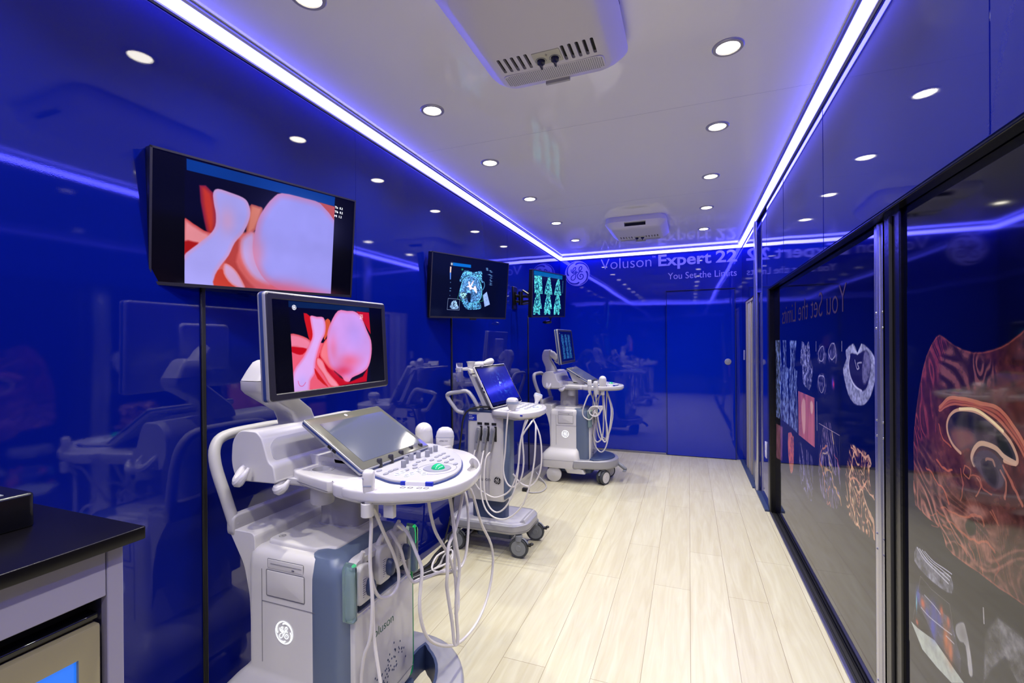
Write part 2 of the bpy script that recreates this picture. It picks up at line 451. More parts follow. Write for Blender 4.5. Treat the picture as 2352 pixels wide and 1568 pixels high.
class Canvas:
    def __init__(s, w_, h, bg=(0, 0, 0), quad=None):
        s.w, s.h = w_, h
        s.img = np.zeros((h, w_, 3)); s.img[:] = np.array(bg)/255.0
        s.X, s.Y = np.meshgrid((np.arange(w_)+0.5), (np.arange(h)+0.5))   # y down
        s.H = homog(quad, [(0, 0), (w_, 0), (w_, h), (0, h)]) if quad else None
    def map(s, pts):
        if s.H is None: return [(x*s.w, y*s.h) for x, y in pts]
        out = []
        for x, y in pts:
            q = s.H @ np.array([x, y, 1.0]); out.append((q[0]/q[2], q[1]/q[2]))
        return out
    def sdf(s, pts):
        """signed distance in canvas pixels, positive inside"""
        X, Y = s.X, s.Y; d2 = np.full(X.shape, 1e12); ins = np.zeros(X.shape, bool); n = len(pts)
        for i in range(n):
            ax, ay = pts[i]; bx, by = pts[(i+1) % n]
            ex, ey = bx-ax, by-ay; L = ex*ex+ey*ey+1e-12
            t = np.clip(((X-ax)*ex+(Y-ay)*ey)/L, 0, 1)
            dx = X-ax-ex*t; dy = Y-ay-ey*t; d2 = np.minimum(d2, dx*dx+dy*dy)
            if abs(ey) > 1e-9:
                c_ = ((ay > Y) != (by > Y)) & (X < ex*(Y-ay)/ey+ax); ins ^= c_
        d = np.sqrt(d2); return np.where(ins, d, -d)
    def mask(s, pts, smooth=3, soft=1.0):
        P = s.map(pts)
        if smooth: P = [tuple(p) for p in smooth2(P, smooth)]
        d = s.sdf(P); return np.clip(d/soft+0.5, 0, 1), d
    def put(s, m, col, op=1.0):
        c_ = np.array(col)/255.0 if not isinstance(col, np.ndarray) else col
        a = (m*op)[..., None]; s.img = s.img*(1-a)+c_*a
    def poly(s, pts, col, smooth=3, soft=1.5, edge=None, ew=10, op=1.0, tex=None, clip=None):
        m, d = s.mask(pts, smooth, soft)
        if clip is not None: m = m*clip
        c_ = np.zeros((s.h, s.w, 3)); c_[:] = np.array(col)/255.0
        if edge is not None:
            k = np.clip(1-d/ew, 0, 1)[..., None]**1.2; c_ = c_*(1-k)+np.array(edge)/255.0*k
        if tex is not None: c_ = c_*tex[..., None]
        s.put(m, c_, op); return m, d
    def blob(s, c, r, col, op=1.0):
        (cx, cy), (rx, ry) = s.map([c])[0], r
        m = np.exp(-(((s.X-cx)/rx)**2+((s.Y-cy)/ry)**2)); s.put(m, col, op)
    def line(s, pts, wd, col, op=1.0, smooth=0, wob=None):
        P = s.map(pts)
        if smooth: P = [tuple(p) for p in spline([Vector(p) for p in P], smooth)]
        X, Y = s.X, s.Y
        if wob is not None: X = X+wob[0]; Y = Y+wob[1]
        d2 = np.full(X.shape, 1e12)
        for (ax, ay), (bx, by) in zip(P[:-1], P[1:]):
            ex, ey = bx-ax, by-ay; L = ex*ex+ey*ey+1e-12
            t = np.clip(((X-ax)*ex+(Y-ay)*ey)/L, 0, 1)
            dx = X-ax-ex*t; dy = Y-ay-ey*t; d2 = np.minimum(d2, dx*dx+dy*dy)
        m = np.clip(wd/2-np.sqrt(d2)+0.5, 0, 1); s.put(m, col, op)
    def image(s, name):
        im = bpy.data.images.new(name, s.w, s.h)
        a = np.ones((s.h, s.w, 4), np.float32); a[..., :3] = np.clip(s.img[::-1], 0, 1)
        im.pixels.foreach_set(a.ravel()); im.update(); im.pack(); return im
def picture_mat(name, im, emit=None, rough=0.15, spec=0.5, coat=0.0):
    m = bpy.data.materials.new(name); m.use_nodes = True; nt = m.node_tree; b = nt.nodes['Principled BSDF']
    tx = nt.nodes.new('ShaderNodeTexImage'); tx.image = im; tx.extension = 'EXTEND'
    if emit is not None:
        b.inputs['Base Color'].default_value = (0.003, 0.003, 0.006, 1)
        nt.links.new(tx.outputs[0], b.inputs['Emission Color']); b.inputs['Emission Strength'].default_value = emit
    else: nt.links.new(tx.outputs[0], b.inputs['Base Color'])
    b.inputs['Roughness'].default_value = rough; b.inputs['Specular IOR Level'].default_value = spec
    b.inputs['Coat Weight'].default_value = coat
    MATS[name] = m; return m
def picture_plane(name, W, H, m, parent, M=I4):
    """plane centred at origin in x-z, facing -y, uv across"""
    me = bpy.data.meshes.new(name)
    vs = [M @ Vector(p) for p in ((-W/2, 0, -H/2), (W/2, 0, -H/2), (W/2, 0, H/2), (-W/2, 0, H/2))]
    me.from_pydata([tuple(v) for v in vs], [], [(0, 1, 2, 3)])
    uv = me.uv_layers.new(name='uv')
    for i, c in enumerate(((0, 0), (1, 0), (1, 1), (0, 1))): uv.data[i].uv = c
    me.update()
    return link(name, me, m, parent)

def art_tv_fetus():
    c = Canvas(620, 350, (0, 0, 6), [(132, 82), (2035, 600), (2005, 1490), (88, 1318)])
    def Q(a): return a
    clip, _ = c.mask([(430, 130), (1852, 500), (1812, 1600), (402, 1500)], 0, 1.0)
    n1 = fbm(350, 620, 3, 3, 1)
    c.put(clip, (0, 0, 34), 0.7)
    c.poly([(445, 185), (1848, 555), (1843, 640), (445, 290)], (0, 52, 140), 0)
    c.poly([(560, 430), (690, 500), (720, 700), (705, 860), (640, 885), (600, 760)], (196, 52, 30), 2, 4, (120, 20, 60), 14)
    c.poly([(400, 750), (500, 785), (600, 850), (700, 900), (560, 1010), (400, 1120)], (228, 140, 150), 3, 3, (190, 60, 60), 12, clip=clip)
    c.poly([(400, 950), (500, 955), (550, 985), (400, 1110)], (165, 18, 18), 2, 6, clip=clip)
    c.poly([(1035, 625), (1070, 615), (1120, 632), (1155, 645), (1150, 700), (1090, 850), (1000, 900), (1010, 770)], (214, 120, 96), 2, 3, (150, 60, 60), 10)
    c.poly([(640, 890), (960, 870), (1200, 900), (1815, 1300), (1815, 1520), (650, 1500), (640, 1200)], (205, 92, 92), 0, 10, clip=clip)
    c.poly([(880, 960), (960, 960), (900, 1150), (1000, 1320), (1090, 1420), (960, 1420), (860, 1260), (790, 1150)], (176, 62, 60), 3, 8)
    c.poly([(960, 910), (1080, 870), (1130, 1100), (1250, 1380), (1080, 1330), (960, 1170), (930, 1010)], (186, 160, 222), 3, 10, (214, 110, 120), 16)
    m, d = c.poly([(1340, 512), (1560, 562), (1700, 606), (1790, 690), (1900, 900), (1900, 1600), (1600, 1560), (1330, 1430), (1180, 1330), (1090, 1180), (1060, 1020), (1080, 880), (1115, 750), (1180, 640), (1250, 560)], (156, 152, 240), 3, 3, (198, 128, 176), 26, clip=clip)
    c.blob((1350, 1420), (90, 30), (216, 100, 130), 0.7); c.blob((1560, 1460), (110, 18), (222, 96, 130), 0.75)
    c.blob((1110, 1060), (22, 50), (214, 130, 160), 0.6); c.blob((1560, 800), (120, 80), (158, 156, 250), 0.5)
    c.poly([(1695, 600), (1850, 645), (1840, 770), (1790, 700)], (186, 84, 92), 0, 2, clip=clip)
    c.poly([(690, 500), (735, 465), (850, 500), (970, 548), (1020, 600), (1040, 690), (1020, 780), (970, 880), (890, 970), (830, 1090), (750, 1190), (705, 1280), (690, 1420), (380, 1400), (380, 1120), (540, 975), (650, 890), (705, 810), (712, 700), (695, 600)], (166, 160, 240), 3, 3, (202, 150, 200), 14, clip=clip)
    c.blob((820, 760), (24, 40), (220, 150, 176), 0.5)
    c.poly([(700, 1270), (760, 1215), (850, 1300), (900, 1400), (690, 1400)], (196, 60, 46), 2, 4)
    c.poly([(790, 1165), (860, 1195), (930, 1280), (990, 1420), (860, 1370), (780, 1260)], (206, 160, 206), 3, 3, (222, 120, 120), 8)
    c.blob((1000, 640), (60, 20), (10, 0, 60), 0.0)
    c.img *= (0.94+0.12*n1)[..., None]
    return c.image('tv_picture_face')
def art_monitor_fetus():
    c = Canvas(600, 360, (0, 0, 5), [(600, 145), (1438, 228), (1465, 790), (645, 905)])
    clip, _ = c.mask([(730, 150), (1345, 210), (1362, 830), (786, 900)], 0, 1.0)
    for _ in range(60):
        c.img[rng.integers(40, 350), rng.integers(2, 90)] = (0.35, 0.37, 0.45)
    c.put(clip, (0, 0, 30), 0.8)
    c.poly([(730, 165), (1345, 222), (1350, 256), (732, 215)], (6, 32, 76), 0)
    c.poly([(848, 262), (900, 290), (930, 340), (930, 450), (900, 490), (870, 380)], (205, 18, 26), 2, 3)
    c.poly([(740, 515), (880, 480), (1000, 500), (1125, 835), (1125, 900), (760, 920)], (238, 92, 120), 0, 5, clip=clip)
    c.poly([(740, 428), (850, 448), (910, 495), (880, 560), (800, 540), (740, 530)], (238, 128, 160), 3, 3, (210, 70, 80), 12, clip=clip)
    c.poly([(745, 530), (810, 535), (875, 545), (845, 590), (800, 588), (745, 560)], (196, 2, 20), 2, 4, clip=clip)
    c.poly([(1015, 318), (1050, 320), (1050, 370), (1025, 450), (1005, 470)], (216, 84, 50), 2, 3)
    c.poly([(975, 580), (1040, 680), (1130, 770), (1200, 805), (1300, 760), (1340, 690), (1330, 800), (1125, 836), (1060, 800), (960, 650)], (192, 0, 26), 0, 6, clip=clip)
    c.poly([(1045, 460), (1000, 500), (975, 590), (1000, 640), (1060, 710), (1110, 700), (1080, 560)], (242, 120, 136), 3, 4, (222, 60, 70), 10)
    c.poly([(1110, 245), (1180, 246), (1240, 252), (1290, 300), (1330, 400), (1362, 480), (1366, 580), (1345, 680), (1300, 730), (1222, 770), (1200, 802), (1165, 795), (1140, 760), (1070, 700), (1042, 640), (1030, 540), (1030, 430), (1055, 340)], (214, 156, 240), 3, 3, (234, 120, 170), 18)
    c.blob((1200, 640), (70, 34), (238, 96, 130), 0.75); c.blob((1150, 720), (60, 26), (226, 50, 84), 0.8); c.blob((1075, 540), (26, 60), (236, 110, 150), 0.6)
    c.blob((1240, 430), (60, 70), (190, 156, 252), 0.7); c.blob((1180, 780), (14, 12), (240, 130, 170), 0.8)
    c.poly([(1248, 250), (1345, 260), (1358, 430), (1325, 370), (1285, 292)], (196, 16, 40), 0, 2)
    c.poly([(900, 285), (950, 292), (1000, 298), (1018, 360), (1012, 430), (985, 490), (960, 570), (942, 660), (938, 740), (905, 800), (890, 900), (770, 900), (775, 730), (850, 610), (905, 490), (918, 430), (905, 350)], (222, 170, 244), 3, 3, (236, 120, 170), 14, clip=clip)
    c.blob((845, 800), (24, 26), (196, 170, 250), 0.7); c.line([(812, 800), (825, 835), (850, 838), (870, 810)], 3, (226, 70, 130), 0.7, 3)
    c.poly([(935, 700), (960, 730), (1010, 800), (1040, 845), (960, 780)], (205, 20, 20), 2, 5)
    c.poly([(955, 612), (1000, 640), (1035, 720), (1125, 832), (1060, 840), (1000, 745), (950, 670)], (244, 140, 165), 3, 3, (226, 60, 70), 9)
    c.img *= (0.95+0.1*fbm(360, 600, 3, 3, 2))[..., None]
    return c.image('monitor_picture_face')
def art_tv_brain():
    W, H = 560, 315
    c = Canvas(W, H, (0, 4, 34), [(180, 120), (1335, 320), (1280, 1140), (135, 1100)])
    n1 = fbm(H, W, 70, 3, 3); n2 = fbm(H, W, 12, 3, 4)
    def tx(a, b, k): return np.clip(.15+a+b*.9*np.clip((n1-0.5)*k*.9+0.5, 0, 1), 0, 1.4)
    def tissue(pts, lo=0.15, hi=1.1, k=3.0, col=(90, 170, 240), sm=3, op=1.0): c.poly(pts, col, sm, 3, tex=tx(lo, hi, k)*np.clip(0.55+0.8*n2, 0, 1.2), op=op)
    c.poly([(490, 285), (765, 325), (765, 372), (490, 335)], (0, 100, 196), 0)
    c.blob((470, 308), (7, 7), (225, 240, 255)); c.blob((632, 395), (6, 5), (40, 190, 130), 0.9)
    tissue([(650, 430), (700, 405), (800, 440), (930, 425), (930, 520), (940, 600), (900, 560), (780, 490), (680, 500), (620, 580), (590, 560)], 0.2, 1.3)
    tissue([(580, 760), (640, 560), (740, 500), (860, 510), (920, 640), (930, 780), (880, 890), (780, 930), (660, 900), (600, 840)], 0.25, 0.95, 2.5, (96, 160, 240))
    tissue([(640, 850), (700, 900), (880, 880), (915, 990), (800, 1010), (690, 995), (620, 880)], 0.1, 1.1)
    c.poly([(945, 790), (1005, 740), (1052, 935), (970, 970)], (150, 180, 245), 0, 2, tex=0.7+0.5*n1)
    c.line([(610, 700), (640, 560), (720, 500), (830, 505), (900, 590), (930, 700), (915, 830), (850, 900), (780, 915)], 4, (110, 215, 250), 0.8, 4)
    c.line([(930, 600), (960, 590), (970, 650), (945, 710)], 5, (110, 190, 250), 0.7, 4)
    c.poly([(720, 590), (745, 580), (750, 640), (800, 560), (800, 600), (770, 660), (800, 680), (830, 640), (855, 740), (840, 760), (800, 700), (760, 700), (745, 720), (735, 670), (690, 660), (730, 640)], (252, 226, 244), 2, 3)
    c.poly([(700, 760), (760, 770), (750, 900), (710, 870)], (0, 4, 30), 2, 6, op=0.9)
    c.poly([(600, 760), (640, 740), (700, 780), (680, 850), (620, 830)], (140, 200, 250), 2, 4, tex=tx(0, 1.3, 6))
    g = (60, 190, 130)
    c.line([(620, 640), (555, 845), (660, 885)], 1.4, g); c.line([(870, 505), (895, 500), (945, 880), (850, 900)], 1.4, g)
    c.poly([(445, 345), (465, 350), (458, 440), (440, 440)], (250, 210, 200), 0); c.poly([(440, 440), (458, 440), (455, 545), (442, 545)], (90, 140, 250), 0)
    for k, (x, y, q) in enumerate([(1010, 380, 5), (1012, 395, 5), (1014, 410, 5), (1060, 420, 6), (1075, 440, 6), (1050, 480, 8), (1075, 500, 6), (1070, 530, 6), (1060, 560, 4), (1070, 580, 6), (1065, 610, 6), (1065, 635, 7), (450, 590, 1.5), (450, 680, 3), (445, 720, 3), (440, 790, 1)]):
        c.blob((x, y), (q*1.6, 2.2), (130, 190, 255), 0.9)
    c.line([(413, 835), (590, 850), (583, 1015), (398, 1005), (413, 835)], 1.6, (150, 170, 210))
    tissue([(475, 880), (535, 870), (550, 920), (575, 990), (500, 1000), (440, 970)], 0.3, 1.2, 3, (150, 190, 245))
    return c.image('tv_picture_brain')
def art_slices(name, quad, bg, col, band):
    W, H = 500, 281
    c = Canvas(W, H, bg, quad); n1 = fbm(H, W, 44, 3, 9); n2 = fbm(H, W, 9, 3, 10)
    u = (c.X/W); v = (c.Y/H)
    tex = np.clip(0.38+1.5*np.clip((n1-0.34)*1.6, 0, 1)*(0.5+n2), 0, 1.25)
    return c, tex, u, v, n1, n2
def art_tv_slices():
    c, tex, u, v, n1, n2 = art_slices('x', None, (0, 4, 40), None, None)
    W, H = c.w, c.h
    m = (u > 0.02)*(u < 0.88)*(v > 0.01)*(v < 0.105); c.put(m*1.0, (0, 92, 160))
    for i, x0 in enumerate((0.03, 0.335, 0.63)):
        for j, (v0, v1) in enumerate(((0.10, 0.50), (0.44, 0.83), (0.80, 0.965))):
            if i == 0 and j == 0: P = [(x0, v0+.02), (x0+.21, v0), (x0+.24, v1), (x0+.02, v1)]
            elif j == 2: P = [(x0, v0), (x0+.17, v0), (x0+.19, v1), (x0+.13, v1), (x0+.1, v1-.06), (x0+.05, v1), (x0, v1)]
            else: P = [(x0+.09, v0), (x0+.15, v0), (x0+.235, v1), (x0-.01, v1), (x0+.03, (v0+v1)/2)]
            c.poly(P, (90, 225, 240), 0, 2, tex=tex)
            if j < 2:
                cx, cy = x0+.09, v0+.24
                ring = np.exp(-((np.sqrt(((u-cx)/.035)**2+((v-cy)/.06)**2)-1)/0.35)**2); c.put(ring, (0, 40, 80), 0.85)
                c.blob((cx, cy), (5, 5), (150, 245, 255), 0.8)
    for k in range(14): c.blob((0.9, 0.14+0.022*k), (9, 1.6), (90, 200, 230), 0.7)
    return c.image('tv_picture_slices')
def art_monitor_slices():
    c, tex, u, v, n1, n2 = art_slices('x', None, (1, 5, 50), None, None)
    for i, x0 in enumerate((0.14, 0.40, 0.64)):
        for j, v0 in enumerate((0.09, 0.37, 0.64)):
            c.poly([(x0+.02, v0), (x0+.16, v0), (x0+.2, v0+.28), (x0, v0+.28)], (44, 110, 170), 0, 4, tex=tex*0.9)
    c.blob((0.07, 0.06), (5, 5), (200, 220, 255))
    return c.image('monitor_picture_slices')
def art_tablet_blue():
    W, H = 420, 341
    c = Canvas(W, H, (0, 22, 170)); u = c.X/W; v = c.Y/H
    n1 = fbm(H, W, 16, 4, 12)
    e = np.exp(-(((u-.56)/.24)**2+((v-.52)/.36)**2)); c.put(np.clip((n1-.5)*5, 0, 1)*e, (90, 150, 240), 0.8)
    e = np.exp(-(((u-.55)/.07)**2+((v-.45)/.1)**2)); c.put(np.clip((n1-.42)*6, 0, 1)*e, (200, 225, 255), 0.9)
    c.put((v < .04)*1.0+(v > .93)*1.0, (0, 4, 60), 0.8)
    return c.image('tablet_picture_scan')

def art_panel_far():
    """printed ultrasound pictures on the far glossy panel"""
    W, H = 1120, 550
    c = Canvas(W, H, (3, 4, 22), [(1777.7, 750.4), (2031.7, 702.0), (2036.2, 1423.6), (1779.8, 1065.3)])
    n1 = fbm(H, W, 70, 3, 20); n2 = fbm(H, W, 16, 3, 21); n3 = fbm(H, W, 60, 3, 22, 0.5)
    wob = ((n2-0.5)*26, (fbm(H, W, 14, 3, 23)-0.5)*26)
    tg = np.clip(0.35+2.2*(n1-0.35)*(0.5+n2), 0, 1.3)
    g = lambda l: [(1760+x/5.225, 760+y/5.225) for x, y in l]        # zoomed reading of the photograph
    g2 = lambda l: [(1760+x/5.225, 940+y/5.225) for x, y in l]
    strk = np.clip(0.45+2.0*(n3-0.40)+.7*(n1-.5), 0, 1.1)
    for a in [[(110, 110), (165, 110), (185, 420), (180, 720), (185, 1070), (120, 1030)], [(195, 110), (235, 110), (240, 420), (262, 450), (268, 1130), (195, 1070), (188, 440), (205, 400)], [(280, 110), (360, 115), (335, 440), (368, 480), (370, 1225), (280, 1140), (272, 460), (290, 420)]]:
        c.poly(g(a), (120, 140, 200), 0, 3, tex=strk)
    c.poly(g([(425, 120), (470, 180), (505, 120), (520, 250), (545, 400), (560, 480), (530, 690), (490, 690), (440, 620), (430, 420), (405, 380)]), (120, 124, 170), 2, 3, tex=tg)
    for k, (cx, cy, rx, ry) in enumerate([(660, 270, 38, 90), (790, 260, 40, 90), (660, 620, 38, 110)]):
        pts = [(cx+rx*math.cos(t), cy+ry*math.sin(t)) for t in np.linspace(0, 2*PI, 17)]
        c.poly(g([(cx-55, cy), (cx-20, cy-110), (cx+30, cy-105), (cx+60, cy+20), (cx+40, cy+140), (cx, cy+95), (cx-35, cy+125)]), (80, 78, 120), 2, 4, tex=tg, op=0.8)
        c.line(g(pts), 3, (190, 190, 225), 0.7, 0, wob=(wob[0]*.8, wob[1]*.8))
    c.blob(g([(795, 620)])[0], (9, 14), (70, 60, 200), 0.9); c.blob(g([(805, 640)])[0], (6, 9), (220, 60, 90), 0.9)
    c.poly(g([(950, 230), (1045, 150), (1090, 260), (1135, 150), (1215, 200), (1290, 300), (1320, 460), (1290, 640), (1250, 780), (1190, 870), (1130, 893), (1050, 870), (980, 760), (930, 560), (920, 440), (960, 330)]), (150, 154, 190), 2, 3, tex=0.5+0.8*n1)
    c.poly(g([(1010, 270), (1090, 280), (1200, 230), (1245, 360), (1240, 520), (1200, 680), (1140, 715), (1060, 640), (1010, 540), (990, 400)]), (24, 20, 42), 3, 4, tex=0.6+0.8*n1)
    c.poly(g([(1170, 260), (1215, 250), (1250, 400), (1225, 560), (1170, 640), (1145, 520)]), (92, 90, 124), 3, 6, tex=0.6+0.8*n1)
    c.line(g([(1000, 300), (985, 420), (1010, 560), (1060, 660), (1140, 715)]), 4, (200, 200, 230), 0.8, 4)
    c.line(g([(1060, 340), (1080, 440), (1110, 445), (1090, 380), (1140, 380)]), 4, (190, 190, 220), 0.7, 3, wob=(wob[0]*.5, wob[1]*.5))
    c.line(g([(1030, 165), (1090, 275), (1140, 165)]), 5, (190, 195, 220), 0.7, 3)
    for x in (595, 903): c.line(g([(x, 125), (x, 240)]), 3, (190, 190, 215), 0.8)
    c.line(g([(603, 850), (607, 1190)]), 4, (190, 180, 200), 0.8)
    # pink volume picture
    m, d = c.poly(g([(382, 718), (578, 802), (580, 1400), (386, 1245)]), (168, 92, 92), 0, 1, tex=0.75+0.5*fbm(H, W, 30, 2, 25, 0.15))
    c.poly(g([(430, 830), (450, 810), (468, 880), (465, 1180), (440, 1220), (420, 950)]), (222, 172, 150), 3, 6, op=0.8); c.poly(g([(525, 860), (545, 840), (560, 900), (552, 985), (532, 980)]), (222, 178, 156), 3, 5, op=0.85)
    # lower row
    c.poly(g([(120, 1110), (195, 1150), (190, 1560), (120, 1520)]), (130, 80, 96), 0, 3, tex=0.5+0.9*n3); c.poly(g2([(262, 280), (325, 330), (325, 640), (310, 760), (285, 740), (262, 520)]), (196, 104, 76), 2, 3, tex=0.55+0.8*n3)
    F = flow(H, W, .40, .10, 60, 71, 1.0); F_ = flow(H, W, .16, .055, 50, 81, 1.0)
    gl = np.clip(0.10+1.3*np.clip(1-np.abs((F*11) % 1-.5)*3.6, 0, 1)*(n1+.3)+.25*n1, 0, 1.2)
    c.poly(g2([(388, 400), (440, 440), (520, 520), (560, 640), (545, 1100), (470, 1010), (400, 820)]), (96, 92, 132), 2, 4, tex=gl)
    c.poly(g2([(690, 160), (780, 170), (830, 420), (880, 720), (880, 1150), (770, 1180), (660, 1000), (620, 720), (650, 400)]), (104, 92, 130), 2, 4, tex=gl)
    c.line(g2([(628, 165), (876, 312)]), 2, (150, 140, 165)); c.line(g2([(630, 165), (628, 800)]), 1.2, (100, 95, 120)); c.line(g2([(876, 312), (876, 900)]), 1.2, (100, 95, 120))
    for pts, wd, col in [([(715, 440), (660, 540), (655, 640), (700, 800), (715, 920)], 7, (210, 140, 96)), ([(690, 700), (680, 590), (720, 540), (770, 620), (800, 760)], 6, (222, 196, 160)), ([(700, 740), (760, 720), (800, 860), (830, 950), (870, 1020), (890, 1150)], 8, (210, 160, 100)), ([(765, 930), (740, 1040), (730, 1100), (760, 1180)], 6, (200, 120, 90)), ([(785, 280), (820, 400)], 9, (220, 190, 120)), ([(820, 540), (880, 740)], 5, (190, 90, 80))]:
        c.line(g2(pts), wd*.8, col, 0.75, 4, wob=(wob[0]*1.5, wob[1]*1.5))
    # fiery vessels
    vein = np.clip(1.1-np.abs((F_*8) % 1-.5)*3.4, 0, 1)*np.clip(n1*2.6-.35, 0, 1)
    m, d = c.mask(g2([(1010, 420), (1100, 460), (1200, 520), (1240, 680), (1250, 820), (1290, 1080), (1180, 960), (1160, 1080), (1290, 1400), (1290, 1560), (1160, 1470), (1020, 1330), (960, 1150), (945, 780), (985, 560)]), 2, 4)
    vc = np.zeros((H, W, 3)); vc[:] = (0.86, 0.62, 0.46); vc += (n1[..., None]-0.5)*np.array([0.3, 0.7, 0.5])
    c.put(m, (26, 8, 14), 0.9); c.put(m*vein, np.clip(vc, 0, 1), 0.95)
    c.line(g2([(1000, 1000), (1000, 860), (1050, 820), (1110, 880), (1150, 940), (1200, 860)]), 5, (214, 150, 116), 0.8, 4)
    for pts in [[(1020, 470), (1060, 540), (1020, 700), (1000, 800)], [(1000, 1000), (1050, 1180), (1060, 1300), (1120, 1430)], [(1120, 1000), (1200, 1200), (1270, 1370), (1290, 1540)], [(1080, 960), (1100, 1040), (1110, 950)], [(1160, 900), (1290, 1080)], [(1090, 520), (1200, 600), (1230, 700)]]:
        c.line(g2(pts), 6, (226, 176, 136), 0.8, 4, wob=(wob[0]*1.6, wob[1]*1.6))
    for k in range(16): c.blob((W*0.06+k*2, 8), (0.1, 0.1), (0, 0, 0), 0)
    return c.image('panel_print_small_scans')
def art_panel_near():
    """large orange scan printed on the near glossy panel"""
    W, H = 900, 1200
    c = Canvas(W, H, (3, 4, 22), [(2057.3, 665.5), (2546.5, 539.8), (2555.0, 2098.7), (2062.0, 1435.0)])
    a = lambda l: [(2060+x/3.921, 760+y/3.921) for x, y in l]
    b = lambda l: [(2060+x/3.842, 1160+y/3.842) for x, y in l]
    n1 = fbm(H, W, 50, 4, 31); n2 = fbm(H, W, 16, 3, 32); n3 = fbm(H, W, 16, 3, 33)
    wob = ((n2-0.5)*34, (n3-0.5)*34)
    out = a([(350, 50), (410, 45), (520, 130), (680, 190), (860, 165), (1000, 100), (1110, 15), (1300, -60), (2200, 300), (2900, 1500), (2600, 3300)])+b([(1800, 1500), (1120, 890), (900, 740), (720, 600), (560, 490), (430, 370), (380, 200), (160, 0)])+a([(150, 1230), (150, 900), (200, 500), (260, 230)])
    F1 = flow(H, W, .22, .085, 18, 34); F2 = flow(H, W, .10, .035, 62, 44); F3 = flow(H, W, .5, .16, 30, 54); F4 = flow(H, W, .12, .06, 70, 64)
    def bands(F, k, w1): return np.clip(1.15-np.abs((F*k) % 1-.5)*w1, 0, 1)
    con = bands(F1, 8, 3.6); con4 = bands(F4, 6, 4.0); con2 = bands(F2, 5, 4); con3 = bands(F3, 13, 4)
    m, d = c.mask(out, 2, 4)
    px_ = (c.X/W); py_ = (c.Y/H)
    left = np.clip(1.5-px_*6.5, 0, 1); low = np.clip((py_-.40)*6, 0, 1)*np.clip(1.7-px_*1.7, 0, 1); upr = np.clip((px_-.30)*6, 0, 1)*np.clip((.50-py_)*6, 0, 1)
    base = np.zeros((H, W, 3)); base[:] = (0.28, 0.145, 0.13)
    base += (F3[..., None]-0.5)*np.array([0.40, 0.20, 0.14])+(n1[..., None]-0.5)*np.array([0.26, 0.15, 0.13])
    dk = low*.62; base = base*(1-dk[..., None])+np.array([.16, .10, .10])*dk[..., None]
    red = upr[..., None]*.6; base = base*(1-red)+np.array([.32, .135, .10])*(0.45+.9*n1[..., None])*red
    L = np.array([0.70, 0.47, 0.40])
    for cm, k, col_ in ((con*low, .85, L), (con3*low*np.clip(px_*3-.2, 0, 1), .55, L*.9), (con2*left, .7, np.array([.66, .30, .24])), (con4*np.clip(low*1.2-.2, 0, 1), .45, L)):
        a_ = (cm*k*(.45+.9*n1))[..., None]; a_ = np.clip(a_, 0, 1); base = base*(1-a_)+col_*a_
    edge = np.clip(1-np.abs(d-3)/4, 0, 1)[..., None]*.45; base = base*(1-edge)+np.array([.66, .34, .27])*edge
    c.put(m, np.clip(base, 0, 1), 1.0)
    # darker purple flank
    c.poly(a([(350, 50), (450, 100), (420, 300), (300, 600), (350, 900), (200, 1000), (160, 1200), (150, 900), (200, 500), (260, 230)]), (96, 36, 50), 3, 26, op=0.5, tex=0.5+1.1*con2, clip=m)
    c.poly(a([(480, 120), (650, 190), (860, 300), (860, 480), (680, 520), (420, 520), (380, 300)]), (104, 66, 64), 3, 30, op=0.7, tex=np.clip(0.25+1.6*bands(F4, 9, 3)*n1*1.4, 0, 1.2), clip=m)
    # skull rings
    for off, wd, col in [(0, 10, (176, 100, 74)), (22, 5, (96, 44, 36)), (44, 8, (160, 84, 62)), (70, 5, (110, 52, 44)), (92, 10, (182, 110, 80))]:
        c.line(a([(380, 680-off*0.3+30), (470, 600-off*0.6+60), (600, 590-off*.5+60), (740, 640-off*.4+40), (900, 780-off), (1050, 960-off), (1160, 1150-off), (1300, 1450-off), (1380, 1700-off)]), wd, col, 0.85, 5, wob=(wob[0]*.25, wob[1]*.25))
    c.poly(a([(450, 860), (480, 760), (560, 705), (680, 720), (800, 780), (920, 880), (1010, 990), (1070, 1130), (1060, 1200), (950, 1170), (880, 1090), (800, 1050), (720, 1060), (690, 1100), (640, 1050), (560, 1080), (500, 1030), (460, 940)]), (56, 46, 52), 3, 6, tex=0.6+0.8*n2)
    c.poly(a([(500, 760), (620, 745), (760, 800), (860, 900), (620, 880), (520, 840)]), (16, 14, 18), 3, 20); c.poly(a([(900, 900), (980, 1000), (1040, 1130), (980, 1120), (900, 1010)]), (14, 12, 16), 3, 12)
    c.poly(a([(480, 900), (620, 880), (700, 980), (640, 1050), (540, 1070)]), (122, 78, 68), 3, 24, op=0.8)
    c.line(a([(570, 1095), (500, 1020), (455, 920), (450, 820), (490, 740), (560, 706), (680, 715), (800, 775), (930, 890), (1020, 1000), (1075, 1130), (1060, 1195), (960, 1165)]), 9, (190, 150, 118), 0.95, 6, wob=(wob[0]*.12, wob[1]*.12))
    c.line(a([(560, 700), (700, 705), (830, 790), (950, 900)]), 8, (226, 206, 150), 0.9, 5)
    c.line(a([(690, 1200), (670, 1130), (700, 1050), (760, 1010), (880, 1050), (960, 1130), (1060, 1190)]), 13, (190, 158, 128), 0.95, 5)
    c.poly(a([(680, 1150), (740, 1070), (850, 1080), (950, 1200), (960, 1380), (880, 1420), (780, 1330), (700, 1220)]), (78, 66, 76), 3, 10, tex=0.7+0.6*n2)
    c.poly(a([(760, 1190), (830, 1180), (900, 1300), (880, 1400), (800, 1330)]), (34, 28, 34), 3, 16)
